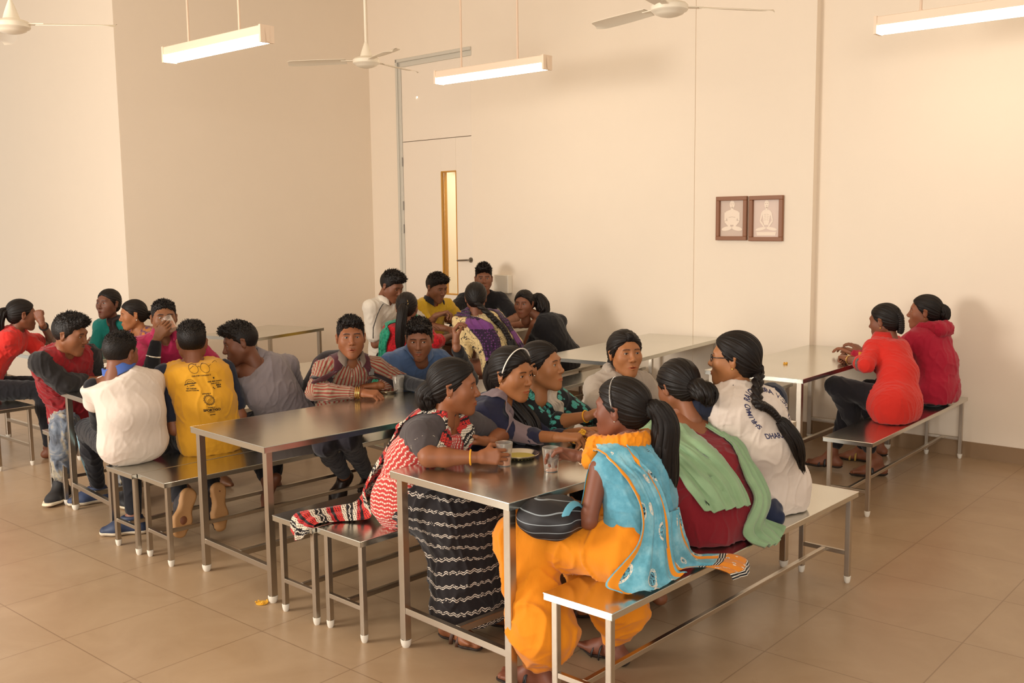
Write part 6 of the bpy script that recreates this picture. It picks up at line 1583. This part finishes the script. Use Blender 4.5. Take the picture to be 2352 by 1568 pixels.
h = (-2.420, 7.321, 1.105)
p = Person('person in crimson hooded sweatshirt seated nearest the right wall', (-2.28, 7.24, .56), h, HY(h, -92), 0, 0, yaw=178, syaw=166, male=False, tone='#8a5236', hsc=1.05, sc=1.04,
    res=.008, hres=.0032, bend=.05, nb=(.0, .19), build=1.0, headkw=dict(smile=.3), arms=dict(L=dict(w=(-2.84, 7.1, .80)), R=dict(w=(-2.84, 7.3, .80))))
p.body(look=(0, 0)); P25 = p
m_cr = fabric('crimson_fleece', '#a81732')
p.shirt(m_cr, sleeve=1.9, g=.022, gs=.024, hemz=.485, hemflare=.01, wr=.007, seed=141, neck='crew'); finish(p)
nt = unit(p.nk-p.nb); p.garment('hood', [Cap(p.nb+p.sr*k*.07+nt*.05-p.sf*.01, p.nb+p.sr*k*.04-p.sf*.12+nt*.055, .036, .048, .02) for k in (-1, 1)]+[Cap(p.nb-p.sf*.14-p.sr*.05+nt*.03, p.nb-p.sf*.14+p.sr*.05+nt*.03, .05, None, .03)]+[Cap(p.nb+p.sr*k*.075+p.sf*.03, p.nb+p.sr*k*.05+p.sf*.085-p.up*.06, .026, .018, .02) for k in (-1, 1)], m_cr, wr=.006, wf=12, cuts=[Cap(p.nb+nt*.10, p.nb+nt*.0, .060, .05, .015)])
p.trousers(fabric('black_trousers', '#17151a')); p.hair('back', bun=(0, -.11, -.015), low=-.08, part=.01)
p.tail('hair_bun', [(0, -.10, .03), (0, -.125, .01), (0, -.125, -.03), (0, -.10, -.05)], [.03, .040, .038, .02], n=26, seg=10, fr=.1, wave=.005)
for k in (1, -1): p.stud(k, M_gold, .004, drop=.005); p.sandal(k, simple('yellow_strap', '#a8863a', .5), simple('dark_sole', '#2a2320', .7))

# things on these tables
c = (-4.472, 4.005, 0.760); plate(c, 'small steel plate under the hand of the striped shirt boy', .075)
tumbler((-4.432, 4.074, 0.760), 'empty clear tumbler on the middle table beside the small steel plate', 0)
tumbler((-6.352, 3.102, 0.760), 'clear tumbler of orange drink held by the red jacket boy', .065)
tumbler((-5.897, 3.353, 0.760), 'empty clear tumbler between the white shirt and yellow shirt boys', 0)
c = (-2.836, 7.115, 0.760); plate(c, 'steel plate between the hands of the red sweater girl', .09, 'gravy')
for i, (c, lab) in enumerate((((-3.097, 6.533, 0.760), 'larger orange food crumb on the right wall table'), ((-3.409, 6.760, 0.760), 'small food crumb behind the plait on the right wall table'), ((-3.871, 2.653, 0.001), 'yellow food crumbs on the floor near the middle table leg'))):
    food_heap(c, lab, .016 if i < 2 else .03, .010, 20+i, n=14 if i < 2 else 10)
# ---------------------------------------------------------------- people at the back
RB, HB = .010, .0042
def far(label, pel, h, a, pitch=0, **kw):
    k = dict(res=RB, hres=HB); k.update(kw); return Person(label, pel, h, HY(h, a), pitch, 0, **k)
# far left table
h = (-7.850, 3.333, 1.116)
p = far('person in red t-shirt with long ponytail, cheek on fist at the far left', (-8.00, 3.06, .56), h, 104, -6, yaw=62, syaw=52, male=False, tone='#7a482f', bend=.05, nb=(.05, .18), res=.008, hres=.0035,
    arms=dict(R=dict(e=(-8.572, 3.879, 0.800), w=(-7.620, 3.372, 1.058), hand=dict(pose='fist', dir=(-.35, -.1, 1), up=(.6, -.6, .2))), L=dict(w=(-7.7, 3.65, .80))))
p.body(); m_rt = fabric('coral_red_jersey', '#d3302a'); p.shirt(m_rt, sleeve=.62, g=.015, gs=.02, hemz=.462, hemflare=.04, wr=.007, seed=151); finish(p); p.trousers(fabric('black_trousers', '#17151a'))
p.hair('back', bun=(0, -.115, .01), low=-.08); p.tail('ponytail', [(0, -.10, .02), (0, -.15, .0), (0, -.17, -.08), (.0, -.15, -.18), (.01, -.13, -.27)], [.028, .034, .036, .034, .012], n=30, seg=16)
p.band3('wrist_band', p.arm[1]['w']*.85+p.arm[1]['e']*.15, p.arm[1]['w']-p.arm[1]['e'], .031, .006, M_blk)
h = (-7.950, 4.072, 1.145)
p = far('person in teal green dress with dark scarf at the far left table', (-8.05, 4.40, .56), h, -42, 2, yaw=-70, syaw=-62, male=False, tone='#6f4430', bend=.04, hsc=1.03, headkw=dict(smile=.8, mouth=.4), arms=dict(R=dict(e=(-8.02, 3.98, .80), w=(-8.503, 4.205, 0.800), hand=dict(pose='cup')), L=dict(w=(-7.65, 4.1, .80))))
p.body(); p.shirt(fabric('teal_cotton', '#12776f'), sleeve=1.1, g=.014, gs=.016, neck='v', hemz=.47, wr=.005, seed=161); finish(p)
p.hair('back', bun=(0, -.11, .0), low=-.08); p.drape('dark_scarf', fabric('dark_brown_scarf', '#2a1c1a'), [('s', .55, 178, 214, .012), ('s', .85, 172, 216, .014), ('m', [p.over(-1, .1, .06, .03), p.over(-1, .6, .06, .03)]), ('s', .8, -10, -30, .014)], nu=12, folds=2, amp=.004)
h = (-7.600, 4.093, 1.070)
p = far('person in purple and white printed dress with pearl earring, facing left', (-7.60, 4.42, .56), h, -80, -8, yaw=-100, syaw=-85, male=False, tone='#a2673f', bend=.04, res=.008, hres=.0036, headkw=dict(nose=1.05))
p.body(); p.shirt(fabric('purple_motif', '#4a2c5a', pat_mottle('#4a2c5a', '#b9732f', 26)), sleeve=.5, g=.013, neck='scoop', hemz=.47, wr=.004, seed=171); finish(p)
p.hair('back', bun=(0, -.115, -.03), low=-.09); p.tail('ponytail', [(0, -.10, -.02), (0, -.16, -.04), (-.01, -.19, -.08), (-.01, -.19, -.14)], [.026, .034, .032, .014], n=24, seg=12)
for k in (1, -1): p.stud(k, M_silver, .007, drop=.006)
mb = MB(); mb.tube([p.H((.0, -.118, -.01)), p.H((.012, -.128, -.03))], .011, 8); p.add('white_hair_tie', np.array(mb.v), mb.f, simple('white_clip', '#eee8e0', .4))
tumbler((-8.188, 4.132, 0.760), 'clear tumbler with orange drink in front of the teal dress girl', .035)
# table by the door
h = (-6.720, 6.126, 1.216)
p = far('person in white polo shirt with thin piping looking down at the back table', (-7.05, 6.35, .56), h, 50, -26, yaw=5, syaw=-4, tone='#7a4a30', hsc=1.12, sc=1.08, bend=.05, nb=(.08, .18), arms=dict(R=dict(e=(-6.850, 6.023, 0.689), w=(-6.52, 6.25, .82)), L=dict(w=(-6.5, 6.6, .80))), headkw=dict(nose=1.))
p.body(); p.shirt(fabric('white_pique', '#d9cfc0'), sleeve=.75, g=.018, gs=.024, neck='v', hemz=.47, wr=.006, seed=181); finish(p); p.collar(fabric('white_pique', '#d9cfc0'), open_=1., r=.062); p.trousers(fabric('black_trousers', '#17151a')); p.hair('short', top=.030, side=.008, fringe=1.1, seed=21)
mb = MB(); q = [p.surf(hh, 128, .003) for hh in (.95, .85, .7, .55, .4, .25)]; mb.tube(q, .0035, 6); p.add('piping', np.array(mb.v), mb.f, M_blk)
h = (-6.780, 6.756, 1.167)
p = far('person in yellow and black jacket over red top, raising food with one hand', (-7.15, 6.98, .56), h, 42, -20, yaw=0, syaw=-8, tone='#7d4e34', hsc=1.12, sc=1.08, bend=.05, nb=(.07, .185), headkw=dict(beard=.6), arms=dict(R=dict(e=(-6.784, 6.645, 0.820), w=(-6.600, 6.564, 0.923), hand=dict(pose='pinch', dir=(.7, .6, .3))), L=dict(w=(-6.6, 7.2, .82))))
p.body(); p.shirt(fabric('yellow_black_jacket', '#c9a02a', pat_stripes('#d2a92c', '#d2a92c', .2, 0)), sleeve=1.1, g=.018, gs=.022, neck='v', hemz=.47, wr=.006, seed=191); finish(p)
p.shirt(fabric('dark_red_top', '#7a1a22'), sleeve=0, g=.010, hemz=.5, name='tshirt', wr=.002); p.collar(fabric('black_jersey2', '#16151a'), open_=1.1, r=.064); p.hair('short', top=.026, side=.007, fringe=1.2, seed=23)
h = (-6.820, 7.469, 1.214)
p = far('person in black t-shirt with quiff, smiling at the far end of the back table', (-7.12, 7.45, .56), h, 2, 0, yaw=-30, syaw=-48, tone='#85543a', hsc=1.10, sc=1.12, bend=.05, nb=(.06, .20), headkw=dict(smile=1., mouth=.7), arms=dict(R=dict(e=(-6.95, 7.05, .84), w=(-6.6, 7.0, .80)), L=dict(e=(-6.52, 7.62, .82), w=(-6.4, 7.3, .81))))
p.body(look=(0, -.1)); p.shirt(fabric('black_tee', '#151317'), sleeve=.7, g=.018, gs=.022, hemz=.47, wr=.005, seed=201); finish(p); p.hair('short', top=.040, side=.004, fringe=1.6, seed=25)
h = (-6.100, 5.725, 1.076)
p = far('person in green and red dress with long ponytail and yellow hair clip, back view', (-6.12, 5.66, .56), h, 168, -12, yaw=105, syaw=112, male=False, tone='#7f4e36', hsc=1.1, sc=1.06, bend=.06, nb=(-.01, .18), res=.009, arms=dict(R=dict(e=(-5.850, 5.801, 0.800), w=(-6.05, 6.2, .80)), L=dict(w=(-6.5, 6.2, .80))))
p.body(); p.shirt(fabric('red_embroidered', '#b3121f', pat_mottle('#c2141f', '#8c0f1a', 70)), sleeve=1.2, g=.015, gs=.022, hemz=.462, hemflare=.05, wr=.006, seed=211, neck='low', cuts=[Ell(p.nb-p.sf*.055-p.up*.02, (.06, .05, .065), k=.01)]); finish(p)
p.hair('back', bun=(0, -.115, -.01), low=-.085); p.tail('ponytail', [(0, -.10, -.01), (0, -.15, -.03), (-.01, -.155, -.14), (-.02, -.13, -.27), (-.02, -.11, -.40)], [.03, .036, .040, .038, .014], n=34, seg=18)
mb = MB(); mb.tube([p.H((.022, -.112, .05)), p.H((.03, -.112, .02)), p.H((.024, -.118, -.005))], .0055, 6); p.add('hair_clip', np.array(mb.v), mb.f, simple('yellow_clip', '#d8b060', .4))
m_gd = fabric('green_bandhani', '#0f6e55', lambda t: pat_mottle('#0f6e55', '#2f9a7a', 45)(t))
p.drape('scarf', m_gd, [('s', .70, 205, 180, .02), ('m', [p.over(-1, .5, .075, .05), p.over(-1, 1.1, .06, .05)]), ('m', [p.over(-1, .5, .07, -.06), p.over(-1, 1.15, .05, -.05)]), ('s', .74, -62, -28, .02), ('s', .45, -66, -30, .024), ('s', .2, -70, -34, .03), ('m', [p.pel-p.sr*.26-p.sf*.1-np.array((0, 0, .10)), p.pel-p.sr*.10-p.sf*.2-np.array((0, 0, .10))]), ('m', [p.pel-p.sr*.27-p.sf*.1-np.array((0, 0, .28)), p.pel-p.sr*.12-p.sf*.22-np.array((0, 0, .28))])], nu=16, folds=2.5, amp=.007, seed=31)
p.drape('scarf_shoulder', m_gd, [('m', [p.over(1, .15, .10, -.05), p.over(1, .7, .085, -.03)]), ('m', [p.over(1, .15, .10, .04), p.over(1, .7, .085, .04)]), ('s', .8, 160, 130, .02)], nu=12, folds=2, amp=.005, seed=32)
h = (-5.800, 6.249, 1.138)
p = far('person in cream printed dress with purple scarf and long plait, back view', (-5.52, 6.30, .56), h, 178, -10, yaw=170, syaw=160, male=False, tone='#7f4e36', hsc=1.1, sc=1.08, bend=.06, nb=(-.01, .185), build=1.1, res=.009)
p.body(); p.shirt(fabric('cream_scribble', '#d9c08c', pat_scribble), sleeve=1.1, g=.018, gs=.024, hemz=.40, hemflare=.07, wr=.006, seed=221, wide=1.05); finish(p)
m_pu = fabric('purple_scarf', '#3b2144', pat_purple)
p.hair('back', bun=(0, -.11, -.04), low=-.095, volume=.004); p.braidp([p.H((0, -.10, -.04)), p.surf(.95, 10, .035), p.surf(.78, 16, .03), p.surf(.58, 20, .03), p.surf(.38, 22, .03)], .030, .026, turns=6, head=False)
p.tail('plait_end', [p.surf(.38, 22, .03), p.surf(.25, 22, .034), p.surf(.08, 20, .05)], [.03, .032, .01], head=False, n=22, seg=12)
p.drape('scarf', m_pu, [('s', .75, 210, 176, .02), ('m', [p.over(-1, .1, .08, .05), p.over(-1, 1., .07, .05)]), ('m', [p.over(-1, .1, .08, -.06), p.over(-1, 1., .06, -.05)]), ('s', .80, -62, -4, .02), ('s', .58, -66, -4, .022), ('s', .36, -66, -10, .026), ('s', .12, -66, -30, .034)], nu=22, folds=3, amp=.007, seed=33)
p.drape('scarf_right', m_pu, [('m', [p.over(1, .5, .075, .05), p.over(1, 1.05, .06, .05)]), ('m', [p.over(1, .5, .075, -.05), p.over(1, 1.1, .05, -.05)]), ('s', .80, 36, 66, .02), ('s', .55, 42, 72, .022), ('s', .25, 50, 80, .03), ('s', .05, 50, 80, .04)], nu=14, folds=2, amp=.006, seed=34)
h = (-5.680, 6.741, 1.061)
p = far('person in black t-shirt looking over the shoulder with curly ponytail', (-5.50, 7.08, .56), h, -20, -4, yaw=185, syaw=172, male=False, tone='#7f4e36', hsc=1.02, sc=1.06, bend=.06, nb=(.0, .165), arms=dict(L=dict(e=(-5.800, 6.890, 0.637), w=(-5.950, 6.941, 0.479), hand=dict(pose='rest')), R=dict(w=(-6.2, 7.1, .80))), headkw=dict(nose=1.))
p.nb = p.nb+np.array((.10, .16, -.02))
for k in (1, -1): p.sh[k] = p.nb+p.sr*k*p.w-p.up*.045
p.chest = p.nb*.72+p.spine*.28-p.sf*.012
p.body(); p.shirt(fabric('black_tee', '#151317'), sleeve=.62, g=.016, gs=.022, hemz=.462, hemflare=.03, wr=.005, seed=231); finish(p); p.trousers(fabric('black_trousers', '#17151a')); p.hair('back', bun=(-.06, -.10, .0), low=-.08, fringe=.4)
p.tail('ponytail', [(-.05, -.085, .03), (-.09, -.115, .03), (-.13, -.11, -.02), (-.15, -.09, -.08), (-.15, -.07, -.12)], [.028, .045, .055, .05, .02], n=50, seg=16, wave=.012, fr=.35)
mb = MB(); c = (-7.098, 7.295, 0.760); plate(c, 'steel plate of food between the yellow jacket boy and the long plait girl', .12); food_heap((c[0], c[1], c[2]+.01), 'greenish yellow food piled on the plate at the back table', .09, .04, 9, mat=M_food2, n=90)
c = (-6.579, 7.648, 0.760); plate(c, 'steel plate in front of the black t-shirt girl at the back table', .10)
# white switch box behind the smiling boy
mb = MB(); mb.box(S(-6.93), S(-6.73), -.12, -.05, 1.05, 1.24, .006); mb.xform(WM); tag(mb.build('socket_box', simple('white_box', '#e6dccb', .5)), 'pale box fixed on the wall behind the smiling boy', 'socket box')
